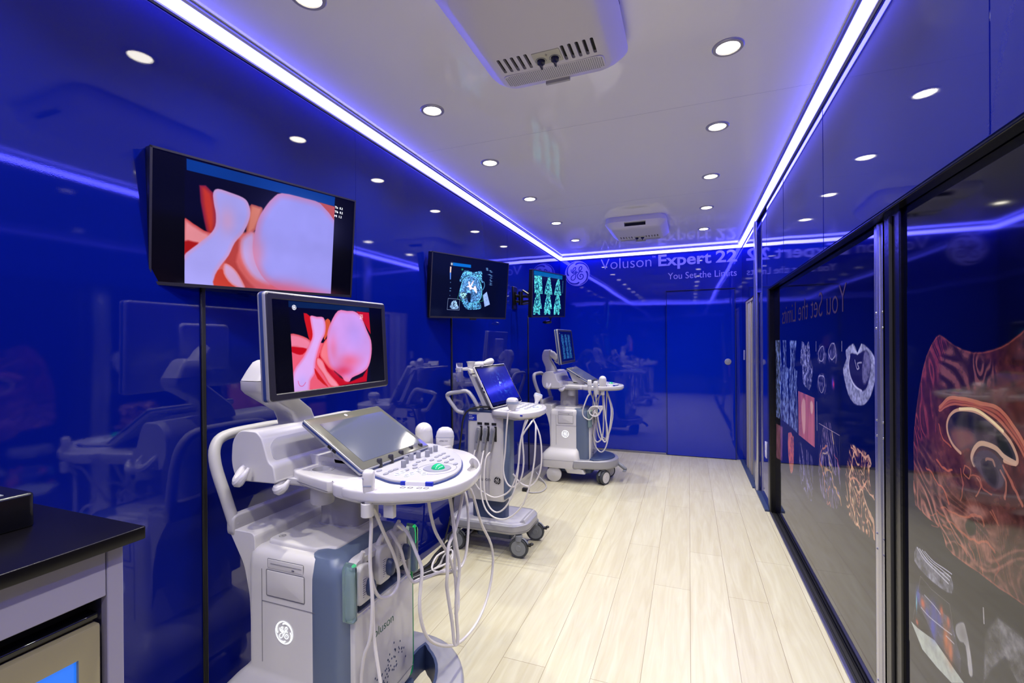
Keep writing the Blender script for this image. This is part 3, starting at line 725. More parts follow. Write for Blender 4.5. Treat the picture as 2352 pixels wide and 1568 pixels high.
    for pts, wd, col in [([(780, 1170), (830, 1160), (850, 1210)], 10, (190, 140, 110)), ([(930, 1180), (1000, 1300), (1060, 1450), (1100, 1560)], 12, (200, 120, 90)), ([(600, 1200), (590, 1280), (640, 1330), (650, 1230), (600, 1200)], 7, (190, 116, 84)), ([(260, 1240), (380, 1380), (450, 1560)], 8, (214, 110, 78)), ([(560, 1240), (580, 1400), (560, 1500)], 7, (196, 110, 80)), ([(660, 1300), (720, 1320), (760, 1430), (860, 1500)], 8, (180, 100, 74)), ([(350, 1150), (420, 1210), (480, 1240)], 8, (220, 120, 80)), ([(380, 850), (420, 990), (500, 1060)], 8, (206, 110, 76)), ([(900, 1240), (960, 1330), (970, 1500)], 10, (196, 124, 96)), ([(700, 1330), (740, 1420), (700, 1500)], 7, (190, 120, 90))]:
        c.line(a(pts), wd*.7, col, 0.6, 5, wob=(wob[0]*1.2, wob[1]*1.2))
    for pts, wd, col in [([(350, 60), (420, 140), (520, 200), (600, 270), (690, 300), (760, 290), (850, 360)], 11, (206, 112, 82)), ([(380, 40), (520, 70), (600, 80), (740, 130), (770, 210)], 10, (206, 118, 84)), ([(400, 200), (470, 240), (560, 340), (610, 430)], 9, (204, 112, 80)), ([(620, 330), (660, 420), (670, 490)], 9, (196, 106, 78)), ([(700, 330), (720, 440), (740, 560)], 8, (196, 106, 78)), ([(270, 60), (340, 90), (370, 200), (300, 160)], 7, (196, 104, 76)), ([(850, 130), (900, 200), (860, 100)], 8, (200, 118, 88)), ([(820, 380), (880, 500), (850, 640)], 9, (150, 74, 58))]:
        c.line(b(pts), wd*.55, col, 0.5, 5, wob=(wob[0]*1.2, wob[1]*1.2))
    c.poly(b([(600, 170), (640, 120), (690, 180), (680, 255), (630, 260)]), (34, 30, 26), 3, 8)
    
    # small scans below
    c.poly(b([(165, 365), (210, 400), (280, 490), (370, 580), (450, 600), (490, 680), (480, 780), (380, 730), (250, 620), (150, 490)]), (110, 112, 122), 2, 5, tex=0.25+1.2*n1)
    for k in range(4): c.line(b([(175+22*k, 370+12*k), (240+26*k, 480+4*k), (340+24*k, 580-8*k), (450+10*k, 690-28*k)]), 4, (200, 202, 210), 0.8, 4)
    c.line(b([(205, 625), (300, 740), (460, 870), (525, 1270)]), 1.5, (120, 112, 104)); c.line(b([(205, 625), (140, 1000)]), 1.5, (120, 112, 104))
    c.poly(b([(175, 765), (250, 800), (330, 880), (470, 1000), (490, 1070), (560, 1350), (560, 1480), (450, 1330), (330, 1190), (290, 1090), (200, 900)]), (56, 54, 70), 0, 5, tex=0.4+1.2*n1)
    c.poly(b([(120, 1020), (180, 1080), (260, 1140), (330, 1190), (420, 1320), (500, 1440), (590, 1568), (480, 1568), (350, 1430), (220, 1270)]), (172, 182, 170), 0, 3, tex=0.85+0.25*n1)
    for (x, y), r_, col in [((185, 800), (16, 30), (50, 70, 170)), ((225, 865), (16, 16), (214, 84, 48)), ((320, 910), (22, 30), (50, 52, 140)), ((370, 1010), (16, 26), (46, 50, 140)), ((315, 1080), (20, 36), (54, 66, 180)), ((390, 930), (12, 18), (196, 84, 50)), ((450, 1030), (10, 18), (190, 86, 60)), ((430, 1180), (16, 40), (206, 104, 50)), ((470, 1290), (14, 36), (206, 106, 56)), ((175, 1030), (12, 12), (206, 90, 60)), ((265, 950), (14, 14), (60, 56, 150)), ((170, 860), (5, 30), (120, 206, 214))]:
        c.blob(b([(x, y)])[0], r_, col, 0.85)
    for pts in [[(210, 900), (280, 980), (400, 1080), (480, 1140)], [(240, 790), (330, 890), (380, 960)], [(430, 1150), (500, 1220)]]: c.line(b(pts), 4, (190, 190, 196), 0.7, 3)
    c.poly(b([(520, 1050), (580, 1030), (610, 1110), (650, 1330), (665, 1500), (630, 1480), (600, 1240), (550, 1200), (515, 1120)]), (190, 190, 188), 3, 6, tex=0.5+0.7*n2)
    c.line(b([(758, 905), (764, 1040)]), 5, (190, 188, 180), 0.8)
    m, d = c.mask(b([(770, 1130), (880, 980), (1130, 1180), (1500, 1500), (1400, 1900), (1120, 1700), (950, 1340), (830, 1440), (760, 1568)]), 0, 8)
    c.put(m, np.clip(np.dstack([0.32+0.5*(n1-.5)]*3)*(0.6+0.8*n2[..., None]), 0, 1), 0.85)
    # colour bar and marks at the left edge
    c.line(b([(44, 260), (46, 330)]), 4, (220, 110, 70)); c.line(b([(46, 330), (50, 460)]), 4, (60, 120, 220))
    return c.image('panel_print_large_scan')

# ------------------------------------------------------------------ room
XL, XR, XP = -1.453, 0.54, 0.62
YF, YB, ZC = -1.7, 5.48, 2.296
def flat_box(name, m, x0, x1, y0, y1, z0, z1, parent=None, bevel=0.0):
    return build(name, MB().box(x0, x1, y0, y1, z0, z1), m, parent, bevel, smooth=False)
struct(flat_box('floor', 'oak_planks', XL-0.1, 1.0, YF-0.1, YB+0.1, -0.06, 0.0))
struct(flat_box('ceiling', 'ceiling_white', XL-0.1, 1.0, YF-0.1, YB+0.1, ZC, ZC+0.06))
struct(flat_box('wall_left', 'wall_blue', XL-0.08, XL, YF-0.08, YB+0.08, 0, ZC))
struct(flat_box('wall_back', 'wall_blue_back', XL, 0.9, YB, YB+0.08, 0, ZC))
struct(flat_box('wall_front', 'wall_blue', XL, 0.9, YF-0.08, YF, 0, ZC))
# right wall: fascia above the panels, wall behind the panels, far stretch with the side door
mb = MB(); mb.box(XR, 0.86, YF, 3.83, 1.638, ZC); mb.box(0.80, 0.86, YF, 3.83, 0, 1.638)
mb.box(XR+0.01, 0.64, 3.91, 4.30, 0, ZC); mb.box(0.70, 0.86, 3.83, 4.30, 0, ZC); mb.box(XR+0.01, 0.70, 3.83, 3.92, 1.68, ZC)                     # stretch with the outlet
mb.box(XR-0.005, 0.86, 4.30, 4.58, 1.66, ZC); mb.box(XR-0.005, 0.86, 5.20, YB, 0, ZC); mb.box(XR-0.005, 0.86, 4.58, 5.20, 1.66, ZC)
mb.box(XR+0.02, 0.86, 4.30, 4.58, 0, 1.66)
mb.box(0.74, 0.86, 4.58, 5.20, 0, 1.66)
struct(build('wall_right', mb, 'wall_blue', smooth=False))
# sliding door in the back wall
dr = struct(build('door_1', MB().box(-0.226, 0.463, YB-0.030, YB-0.002, 0.006, 1.815), 'wall_blue_back', bevel=0.002, smooth=False))
mb = MB(); mb.lathe([(0.0001, 0), (0.034, 0), (0.034, 0.004), (0.029, 0.008), (0.012, 0.009), (0.011, 0.013), (0.0001, 0.013)], 28, T(0.393, YB-0.030, 1.044) @ RX(90))
build('door_pull', mb, 'silver_paint', dr)
mb = MB(); mb.box(0.465, 0.469, YB-0.034, YB, 0, 1.835); mb.box(-0.235, 0.469, YB-0.034, YB, 1.828, 1.832); mb.box(-0.230, -0.228, YB-0.034, YB, 0, 1.83)
struct(build('trim_1', mb, 'trim_blue', smooth=False))
struct(flat_box('baseboard_back', 'aluminium', -1.44, -0.24, YB-0.028, YB-0.002, 0.0, 0.022, bevel=0.002))
# side door with pale metal frame bars in the right wall
dr2 = struct(build('door_2', MB().box(0.56, 0.60, 4.60, 5.18, 0.0, 1.655), 'wall_blue', smooth=False))
for (y0, y1, x0, m_) in ((5.10, 5.18, 0.537, 'frame_beige'), (4.97, 5.06, 0.545, 'warm_grey'), (4.84, 4.93, 0.543, 'frame_beige'), (4.70, 4.78, 0.548, 'grey_plastic'), (4.585, 4.645, 0.54, 'aluminium')):
    build('frame_bar', MB().box(x0, 0.56, y0, y1, 0.012, 1.655), m_, dr2, bevel=0.003)
build('frame_head', MB().box(0.54, 0.56, 4.585, 5.18, 1.632, 1.658), 'frame_beige', dr2, bevel=0.002)
# glossy post between side door and panels
struct(build('trim_2', MB().prism(roundpoly([(0.522, 4.33), (0.55, 4.33), (0.55, 4.44), (0.522, 4.44)], 0.012), 0.0, ZC-0.03), 'steel'))
# floor edging under the right wall
mb = MB(); mb.box(0.505, 0.56, 4.44, YB-0.03, 0.0, 0.012); mb.box(0.52, 0.56, 3.86, 4.44, 0.0, 0.014)
struct(build('baseboard_right', mb, 'dark_blue_grey', smooth=False))
# thin joints in the wall sheets
mb = MB()
for y in (1.774, 3.72): mb.box(XL, XL+0.0006, y-0.001, y+0.001, 0.02, 2.25)
struct(build('trim_3', mb, 'wall_blue', smooth=False))
mb = MB()
for y in (1.153, 2.32, 3.2): mb.box(XR-0.0012, XR, y-0.0015, y+0.0015, 1.64, 2.25)
struct(build('trim_4', mb, 'wall_blue', smooth=False))
# ceiling sheet joints
mb = MB()
for y in (2.2, 3.5): mb.box(XL+0.05, XR-0.05, y-0.0006, y+0.0006, ZC-0.0004, ZC+.001)
struct(build('trim_5', mb, 'light_grey', smooth=False))

# ---- LED strips in their corner profiles
def led_run(label, p0, p1, inward):
    """strip along the wall/ceiling corner from p0 to p1 (x,y); inward = unit vector into the room"""
    r_ = thing('led_strip', label, 'led strip', (p0[0], p0[1], ZC), group=None)
    d = Vector((p1[0]-p0[0], p1[1]-p0[1], 0)); L = d.length; d.normalize()
    i_ = Vector((inward[0], inward[1], 0)); z = Vector((0, 0, 1))
    def prof(pts, name, m, segs=1):
        mb = MB(); n = len(pts)
        rs = [[d*(L*k/segs)+i_*a+z*b_ for a, b_ in pts] for k in range(segs+1)]
        mb.rings(rs); return build(name, mb, m, r_, smooth=False)
    prof([(0.001, -0.001), (0.052, -0.001), (0.052, -0.005), (0.046, -0.006), (0.040, -0.012), (0.010, -0.010), (0.010, -0.044), (0.001, -0.046)], 'profile', 'led_profile')
    prof([(0.0105, -0.0105)]+[(0.0105+0.028*math.cos(a), -0.0105-0.028*math.sin(a)) for a in np.linspace(0, PI/2, 6)], 'diffuser', 'led', 12)
    return r_
led_run('bright blue-white LED strip along the ceiling edge over the wall screens', (XL, YF), (XL, YB), (1, 0))
led_run('bright blue-white LED strip over the lettering on the far end wall', (XL, YB), (XR, YB), (0, -1))
led_run('bright blue-white LED strip behind the camera, seen as a line reflected in the end wall', (XR, YF), (XL, YF), (0, 1))
led_run('bright blue-white LED strip along the ceiling edge over the printed glossy panels', (XR, YB), (XR, YF), (-1, 0))

# ---- ceiling downlights
def make_downlight():
    t = thing('downlight', 'round recessed ceiling downlight', 'ceiling light')
    mb = MB(); mb.lathe([(0.037, 0.0), (0.053, 0.0), (0.053, -0.003), (0.050, -0.006), (0.040, -0.006), (0.037, -0.002)], 32)
    build('ring', mb, 'lamp_ring', t)
    mb = MB(); mb.lathe([(0.0001, -0.002), (0.0365, -0.002), (0.0365, -0.0035), (0.0001, -0.0035)], 28)
    build('diffuser', mb, 'lamp_glass', t)
    ld = bpy.data.lights.new('downlight_bulb', 'AREA'); ld.shape = 'DISK'; ld.size = 0.07; ld.energy = LAMP_W; ld.color = (1.0, 0.95, 0.82); ld.spread = R(125)
    lo = bpy.data.objects.new('bulb', ld); COL.objects.link(lo); lo.parent = t; lo.location = (0, 0, -0.007)
    return t
YS = (1.815, 2.459, 3.177, 3.895, 4.613)
names_l = ('ceiling downlight over the front ultrasound console, nearest whole one of the left row', 'ceiling downlight left of the near ceiling ventilation unit, second in the left row', 'ceiling downlight third from the front in the left row', 'ceiling downlight fourth in the left row, next to last before the far end wall', 'ceiling downlight closest to the far end wall in the left row')
names_r = ('largest ceiling downlight, right of the near ceiling ventilation unit', 'ceiling downlight second from the front in the right row', 'ceiling downlight third from the front in the right row', 'ceiling downlight fourth in the right row, next to last before the far end wall', 'ceiling downlight closest to the far end wall in the right row')
proto = None
for k, (x, ys, nm) in enumerate(((-1.063, YS, names_l), (0.138, YS, names_r))):
    for y, lb in zip(ys, nm):
        o = make_downlight() if proto is None else copy_tree(proto)
        proto = proto or o
        o.location = (x, y, ZC); o['label'] = lb; o['group'] = 'downlights in two rows along the ceiling'
o = copy_tree(proto); o.location = (-1.063, 1.09, ZC); o['label'] = 'ceiling downlight cut by the top edge of the picture'; o['group'] = 'downlights in two rows along the ceiling'
for x in (-1.063, 0.138):
    for y in (1.09, 0.37, -0.35, -1.07):
        if x < 0 and y > 1: continue
        o = copy_tree(proto); o.location = (x, y, ZC); o['label'] = 'ceiling downlight behind the camera, seen only in reflections'; o['group'] = 'downlights in two rows along the ceiling'

# ---- ceiling air units
def make_ac(label, loc):
    t = thing('ceiling_ventilator', label, 'air conditioner', loc)
    def o_(x0, x1, y0, y1, r_, z): return [(a, b, z) for a, b in rrect(x0, x1, y0, y1, r_, 5)]
    mb = MB()
    mb.rings([o_(-.235, .235, -.29, .29, .06, 0), o_(-.245, .245, -.30, .30, .07, -.02), o_(-.25, .25, -.305, .30, .08, -.045), o_(-.225, .225, -.285, .275, .07, -.072), o_(-.20, .20, -.262, .252, .05, -.088), o_(-.192, .192, -.255, .245, .045, -.093), o_(-.10, .10, -.2, .2, .02, -.096)])
    body = build('housing', mb, 'ac_white', t, angle=50)
    cb = MB()
    for sx, x0 in ((-1, -.165), (1, .055)):
        for k in range(5): cb.prism(rrect(x0+k*.024, x0+k*.024+.011, .055, .135, .005, 3), -.12, -.082)
    cb.box(-.085, .085, -.33, -.245, -.080, -.052)
    cut(body, cb)
    for a in ((-.17, -.05, .05, .14, -.084, -.08), (.05, .17, .05, .14, -.084, -.08), (-.08, .08, -.262, -.246, -.078, -.054)): build('inner_vent', MB().box(*a), 'dark_slot', t, smooth=False)
    pn = build('control_plate', MB().slab(rrect(-.044, .050, .062, .128, .004), -.0985, -.094, 0.0, 0.001), 'ac_panel', t)
    for x in (-.022, .026):
        mb = MB(); mb.lathe([(0.0001, -.001), (.014, -.001), (.0125, -.010), (.0001, -.011)], 20, T(x, .106, -.098)); mb.box(-.003, .003, -.014, .014, -.022, -.009, T(x, .106, -.098))
        build('dial', mb, 'ac_knob', pn)
        mb = MB(); mb.tube([(x+.018*math.cos(a), .106+.018*math.sin(a), -.0985) for a in np.linspace(R(-200), R(20), 14)], .0008, 5)
        build('dial_scale', mb, 'trim_blue', pn)
    mb = MB(); mb.tube([(0.0, .078, -.0988), (.002, .086, -.0988), (.006, .080, -.0988), (.002, .074, -.0988)], .0006, 4)
    build('fan_symbol', mb, 'dark_slot', pn)
    gr = build('grille', MB().slab(rrect(-.178, .178, .150, .222, .018), -.0975, -.094, 0, 0.001), 'ac_white', t)
    mb = MB()
    for i in range(50):
        for j in range(10):
            x = -.170+i*.340/49; y = .156+j*.060/9
            if abs(x) > .162 and (j < 1 or j > 8): continue
            mb.box(x-.0019, x+.0019, y-.0018, y+.0018, -.0979, -.0970)
    build('grille_perforation', mb, 'caster_grey', gr, smooth=False)
    build('filter_latch', MB().slab(rrect(-.045, .045, .236, .247, .003), -.104, -.092, 0, .002), 'warm_grey', t)
    mb = MB(); mb.tube([(.246, -.16, -.026), (.249, -.06, -.03), (.249, .02, -.034), (.246, .04, -.044)], .0008, 4)
    build('side_seam', mb, 'seam', t)
    return t
make_ac('large white ceiling ventilation unit with two dials and a perforated grille, close overhead', (-0.435, 1.39, ZC))
make_ac('white ceiling ventilation unit hanging at the far end in front of the lettered wall', (-0.405, 4.20, ZC))

# ---- lettering and roundel on the end wall
WB = T(0, YB-0.0012, 0) @ XZ @ Matrix.Scale(1, 4)
def wall_text(name, label, parts, m='vinyl'):
    mb = MB()
    for body, x, z, wd, hg, off in parts:
        vs, fs = text_mesh(body, wd, hg, off); mb.add(vs, fs, Matrix(((1, 0, 0, x), (0, 0, -1, YB-0.0012), (0, 1, 0, z), (0, 0, 0, 1))))
    return tag(build(name, mb, m, None, smooth=False), label, 'lettering')
wall_text('wall_lettering', 'large pale violet lettering "Voluson Expert 22" under the LED strip on the end wall', [('Voluson', -0.958, 2.118, 0.570, 0.128, -0.012), ('TM', -0.378, 2.215, 0.035, 0.022, 0.0), ('Expert', -0.312, 2.118, 0.550, 0.128, 0.022), ('22', 0.282, 2.118, 0.208, 0.128, 0.022)])
wall_text('wall_slogan', 'smaller violet lettering "You Set the Limits" below the big name on the end wall', [('You Set the Limits', -0.211, 1.962, 0.697, 0.074, 0.0)])
t = thing('wall_roundel', 'round pale violet monogram roundel on the end wall, left of the big lettering', 'logo', (-1.240, YB-0.001, 2.091))
emblem('roundel', t, Matrix(((1, 0, 0, 0), (0, 0, -1, 0), (0, 1, 0, 0), (0, 0, 0, 1))), 0.150, 'vinyl', 'label_blue', ring='vinyl')

# ---- wall sockets / small fittings
o = thing('power_outlet', 'pale double power outlet low on the blue panel beside the black frame post', 'outlet', (0.549, 3.985, 0.43))
build('cover_plate', MB().box(-.006, 0, -.035, .035, -.06, .06), 'outlet', o, bevel=.004)
for z in (-.025, .025): build('socket', MB().box(-.008, -.005, -.02, .02, z-.018, z+.018), 'white_plastic', o, bevel=.003)
o = thing('latch_plate', 'small pale latch plate on the blue right wall beyond the pale door frame', 'latch', (0.534, 5.30, 1.12))
build('plate', MB().box(-.004, 0, -.02, .02, -.05, .05), 'outlet', o, bevel=.002)

# ---- cable raceways under the screens
for y, lb, ztop in ((1.035, 'black cable channel running down the blue wall under the nearest screen', 1.45), (2.700, 'black cable channel running down the blue wall under the middle screen', 1.46), (4.255, 'black cable channel running down the blue wall under the far screen', 1.52)):
    t = thing('cable_channel', lb, 'cable channel', (XL, y, 0))
    build('channel', MB().box(0, .005, -.0085, .0085, .03, ztop), 'black_metal', t, bevel=.002)
    build('cover_strip', MB().box(.0045, .0065, -.006, .006, .04, ztop-.01), 'black_rubber', t, bevel=.001)

# ------------------------------------------------------------------ screens on the wall
def marks(parent, W, H, items, m, y=-0.0025):
    for body, u, v, hgt in items:
        vs, fs = text_mesh(body, None, hgt)
        mb = MB(); mb.add(vs, fs, Matrix(((1, 0, 0, -W/2+u*W), (0, 0, -1, y), (0, 1, 0, H/2-v*H), (0, 0, 0, 1))))
        build('screen_text', mb, m, parent, smooth=False)
def wall_tv(label, loc, rot, W, H, pic, texts=()):
    t = thing('wall_television', label, 'television', loc, rot)
    build('cabinet', MB().slab(rrect(-W/2, W/2, -H/2, H/2, .004), -.035, 0, .003, .003, XZ), 'bezel_black', t)
    build('back_cover', MB().slab(rrect(-W*.36, W*.36, -H*.36, H*.34, .02), -.062, -.034, 0, .012, XZ), 'black_rubber', t)
    mb = MB(); fr = .0012
    for a in ((-W/2, W/2, -H/2, -H/2+.010), (-W/2, W/2, H/2-.006, H/2), (-W/2, -W/2+.006, -H/2, H/2), (W/2-.006, W/2, -H/2, H/2)): mb.box(a[0], a[1], -fr-.0012, .002, a[2], a[3])
    build('bezel', mb, 'monitor_bezel', t, smooth=False)
    s = picture_plane('screen', W-.012, H-.016, pic, t, T(0, -.0008, .002))
    build('sensor', MB().slab(rrect(-.028, .028, -.006, .006, .003), -.004, .003, .001, .001, T(W*.04, .004, -H/2-.004) @ XZ), 'black_rubber', t)
    marks(s, W, H, texts, 'lit_white')
    return t
picture_mat('pic_tv_face', art_tv_fetus(), 1.0, 0.10)
picture_mat('pic_tv_brain', art_tv_brain(), 1.25, 0.10)
picture_mat('pic_tv_slices', art_tv_slices(), 1.1, 0.10)
picture_mat('pic_mon_face', art_monitor_fetus(), 1.0, 0.16)
picture_mat('pic_mon_slices', art_monitor_slices(), 1.0, 0.12)
picture_mat('pic_tablet', art_tablet_blue(), 0.8, 0.10)
def mount_arm(t, M, reach):
    """wall bracket behind a screen; local +y is toward the wall"""
    mb = MB(); mb.box(-.06, .06, .060, .072, -.07, .07, M)
    build('mount_plate', mb, 'black_metal', t, bevel=.002)
tvw, tvh = 0.69, 0.392
tv1 = wall_tv('nearest wall television, large pink and lilac baby face picture with three value lines', (-1.358, 1.207, 1.631), (R(6.9), R(-1.3), R(76.5)), tvw, tvh, 'pic_tv_face', [('TIs  0.2', .862, .128, .0085), ('TIb  0.2', .862, .170, .0085), ('MI  1.2', .862, .212, .0085)])
tv2 = wall_tv('middle wall television showing a round blue brain scan with an inset box', (-1.306, 2.715, 1.612), (R(6.4), R(-1.3), R(70.5)), tvw, tvh, 'pic_tv_brain')
tv3 = wall_tv('farthest wall television with rows of cyan slice images, on a swung-out arm', (-1.131, 3.92, 1.678), (R(3.6), R(-2.9), R(81.4)), tvw, tvh, 'pic_tv_slices')
for t_, off in ((tv1, 0), (tv2, 0), (tv3, 0)):
    mb = MB(); mb.box(-.10, .10, .0, .008, -.10, .10, T(0, .060, 0)); o = build('mount_plate', mb, 'black_metal', t_, bevel=.002)
def bracket(label, wy, z, tx, ty):
    t = thing('wall_bracket', label, 'bracket', (XL, wy, z))
    build('wall_plate', MB().box(0, .012, -.05, .05, -.10, .10), 'black_metal', t, bevel=.003)
    mb = MB(); mb.tube([(0.01, 0, .02), (0.05, .06, .02), (tx-XL-.01, ty-wy, .01)], .014, 10); mb.tube([(0.01, 0, -.03), (0.05, .06, -.03), (tx-XL-.01, ty-wy, -.02)], .012, 10)
    build('arm', mb, 'black_metal', t)
    build('pivot', MB().lathe([(.0001, -.06), (.022, -.06), (.022, .06), (.0001, .06)], 16, T(.045, .05, 0)), 'black_metal', t)
    return t
bracket('black wall bracket holding the nearest television', 1.20, 1.62, -1.43, 1.225)
bracket('black wall bracket holding the middle television', 2.66, 1.60, -1.375, 2.74)
b3 = bracket('black swing-arm bracket holding the far television off the wall', 3.88, 1.66, -1.205, 3.935)
mb = MB(); mb.tube([(.20, .02, .09), (.17, -.03, .08), (.13, .0, .03), (.16, .03, -.08), (.20, .02, -.1)], .006, 8, smooth=3); build('cable_loop', mb, 'black_rubber', b3)
mb = MB(); mb.tube([(.10, -.05, .06), (.16, -.04, .02), (.22, -.03, .0)], .010, 8); mb.tube([(.10, -.05, -.06), (.16, -.04, -.05), (.22, -.03, -.03)], .010, 8); build('tilt_arm', mb, 'black_metal', b3)
cam = thing('webcam', 'small black camera hanging under the far wall television', 'camera', (-1.20, 4.06, 1.452))
build('stem', MB().tube([(0.03, 0, .0), (.03, .01, .035)], .005, 8), 'black_rubber', cam)
build('camera_body', MB().ball((0, 0, -.005), .045, .028, .016), 'black_metal', cam)

# ------------------------------------------------------------------ large ultrasound consoles
RIM = [(.10, -.125), (.17, -.168), (.246, -.173), (.305, -.156), (.350, -.132), (.401, -.100), (.438, -.042), (.449, .04), (.432, .13), (.40, .20), (.355, .265), (.313, .307), (.26, .338), (.20, .352), (.10, .355), (.02, .33), (-.02, .26), (-.03, .10), (-.03, .0), (.03, -.05)]
KB = [(.194, -.063), (.263, -.091), (.312, -.089), (.372, -.074), (.392, -.046), (.402, .018), (.392, .075), (.375, .118), (.345, .175), (.301, .232), (.244, .283), (.19, .325), (.146, .347), (.105, .335), (.10, .2), (.10, -.02), (.13, -.04)]
TRAY = [(-.157, -.004), (-.135, -.045), (-.10, -.075), (-.063, -.097), (.022, -.123), (.085, -.137), (.101, -.123), (.112, -.145), (.136, -.158), (.215, -.172), (.222, -.155), (.198, -.115), (.150, -.06), (.114, -.015), (.06, .01), (-.003, .006), (-.06, .02), (-.13, .02)]
def side_plane(y):   # x right -> x, y up -> z, faces -y
    return Matrix(((1, 0, 0, 0), (0, 0, -1, y), (0, 1, 0, 0), (0, 0, 0, 1)))
def front_plane(x):  # x right -> y, y up -> z, faces +x
    return Matrix(((0, 0, 1, x), (1, 0, 0, 0), (0, 1, 0, 0), (0, 0, 0, 1)))
def outline_line(mb, pts, z, r, M=I4, closed=True):
    mb.tube([(x, y, z) for x, y in pts], r, 5, M, closed)
def caster(parent, x, y, yaw, r=.062, wmat='white_plastic', tyre=True, twin=True, zt=.13, name='caster', housing=True):
    M = T(x, y, 0) @ RZ(yaw)
    mb = MB(); offs = (-.019, .019) if twin else (0,)
    root = None
    if housing:
        hb = MB(); hb.lathe([(.0001, .10), (.022, .10), (.022, zt), (.0001, zt)], 14, M)
        hb.rings([[(a, b, c_) for a, b, c_ in ((rr*math.cos(t), s_, r+rr*math.sin(t)) for t in np.linspace(R(20), R(160), 9))] for rr, s_ in ((r+.006, -.008), (r+.006, .008))] , M, False, False)
        hb.box(-.012, .012, -.007, .007, r-.01, r+.05, M)
        root = build(name, hb, 'grey_plastic', parent)
    for s in offs:
        Mw = M @ T(0, s, r) @ RX(90)
        if tyre:
            tb = MB(); tb.lathe([(r*.72, -.013), (r*.96, -.013), (r, -.008), (r, .008), (r*.96, .013), (r*.72, .013)], 32, Mw); tb.lathe([(r*.72, -.012), (r*.72, .012)], 32, Mw)
            t_ = build('tyre', tb, 'tyre', root or parent)
        wb_ = MB(); q = r*.82 if tyre else r
        wb_.lathe([(.0001, -.015), (q*.35, -.0155), (q*.40, -.0135), (q*.93, -.0135), (q, -.011), (q, .011), (q*.93, .0135), (q*.40, .0135), (q*.35, .0155), (.0001, .015)], 36, Mw)
        build('wheel', wb_, wmat, root or parent)
    return root
def make_console(label, origin, colx, coly, mon, touch, arm, near_probe=True):
    t = thing('ultrasound_machine', label, 'ultrasound machine', (origin[0], origin[1], 0))
    P = 'white_plastic'
    # lower body shell
    def sec(z, x0, x1, h, r_): return [(a, b, z) for a, b in rrect(x0, x1, -h, h, r_, 5)]
    mb = MB(); mb.rings([sec(.125, -.25, .120, .195, .03), sec(.13, -.262, .112, .21, .035), sec(.20, -.27, .085, .222, .045), sec(.245, -.262, .078, .214, .045), sec(.275, -.235, .075, .190, .04), sec(.292, -.215, .075, .168, .03), sec(.31, -.20, .075, .160, .03), sec(.60, -.20, .075, .160, .03), sec(.635, -.195, .075, .158, .03), sec(.650, -.18, .072, .148, .03), sec(.655, -.165, .070, .135, .03)])
    body = build('body_shell', mb, P, t, angle=50)
    sk = MB(); sk.rings([[(a, b, z) for a, b in rrect(x0, x1, -h, h, .02, 3)] for z, x0, x1, h in ((.092, -.03, .138, .206), (.13, -.05, .118, .214))]); build('skirt', sk, P, t)
    # blue-grey front cover
    def fs(z, x1, h, r_=.045): return [(a, b, z) for a, b in rrect(.02, x1, -h, h, r_, 6)]
    mb = MB(); mb.rings([fs(.165, .160, .158), fs(.22, .166, .1615), fs(.56, .166, .1615), fs(.60, .164, .161), fs(.635, .155, .157), fs(.655, .138, .146), fs(.662, .120, .130)])
    cover = build('front_cover', mb, 'blue_grey', t, angle=50)
    cut(cover, MB().box(.128, .20, -.122, .126, .505, .632))
    mb = MB(); mb.box(.124, .129, -.122, .126, .505, .632); build('port_bay', mb, 'warm_grey', t, smooth=False)
    fr = MB(); pts = roundpoly([(-.124, .503), (.128, .503), (.128, .634), (-.124, .634)], .02, 5); fr.rings([[(.130, a, b) for a, b in pts], [(.173, a, b) for a, b in pts], [(.173, a, b) for a, b in inset(pts, -.016)], [(.150, a, b) for a, b in inset(pts, -.022)]], I4, False, False)
    build('port_frame', fr, P, t)
    for k in range(3):
        y0 = -.105+k*.078
        mb = MB(); mb.box(.126, .132, y0, y0+.066, .515, .62); pt = build('probe_port', mb, 'grey_plastic', t, bevel=.002)
        mb = MB(); [mb.box(.131, .134, y0+.010+j*.010, y0+.014+j*.010, .528, .608) for j in range(5)]; build('port_contacts', mb, 'dark_slot', pt, smooth=False)
    # front panel with word and perforation
    fp = roundpoly([(-.136, .165), (.130, .165), (.150, .20), (.150, .475), (.138, .500), (-.136, .500)], [.02, .04, .04, .03, .01, .01])
    panel = build('front_panel', MB().slab(fp, .160, .176, .006, 0, YZ), P, t)
    mb = MB(); edge = [(.134, .168), (.153, .205), (.153, .475), (.146, .50), (.146, .52)]
    mb.tube([(.170, a, b) for a, b in edge], .0035, 8, smooth=4); build('lit_edge', mb, 'green_edge', panel)
    vs, fs_ = text_mesh('Voluson', .118, None, -.004); mb = MB(); mb.add(vs, fs_, front_plane(.1768) @ T(-.078, .400, 0)); build('panel_word', mb, 'green_text', panel, smooth=False)
    mb = MB(); g = random.Random(3)
    for _ in range(70):
        a = g.random(); y = -.07+.15*a+g.gauss(0, .018); z = .215+.085*a+g.gauss(0, .018)
        if -.12 < y < .13: mb.prism([(y+.0022*math.cos(q), z+.0034*math.sin(q)) for q in np.linspace(0, 2*PI, 9)[:-1]], .1758, .1766, YZ)
    build('panel_perforation', mb, 'dark_blue_grey', panel, smooth=False)
    build('panel_seam', MB().tube([(.1765, -.13, .188), (.1765, .145, .198)], .0012, 5), 'seam', panel)
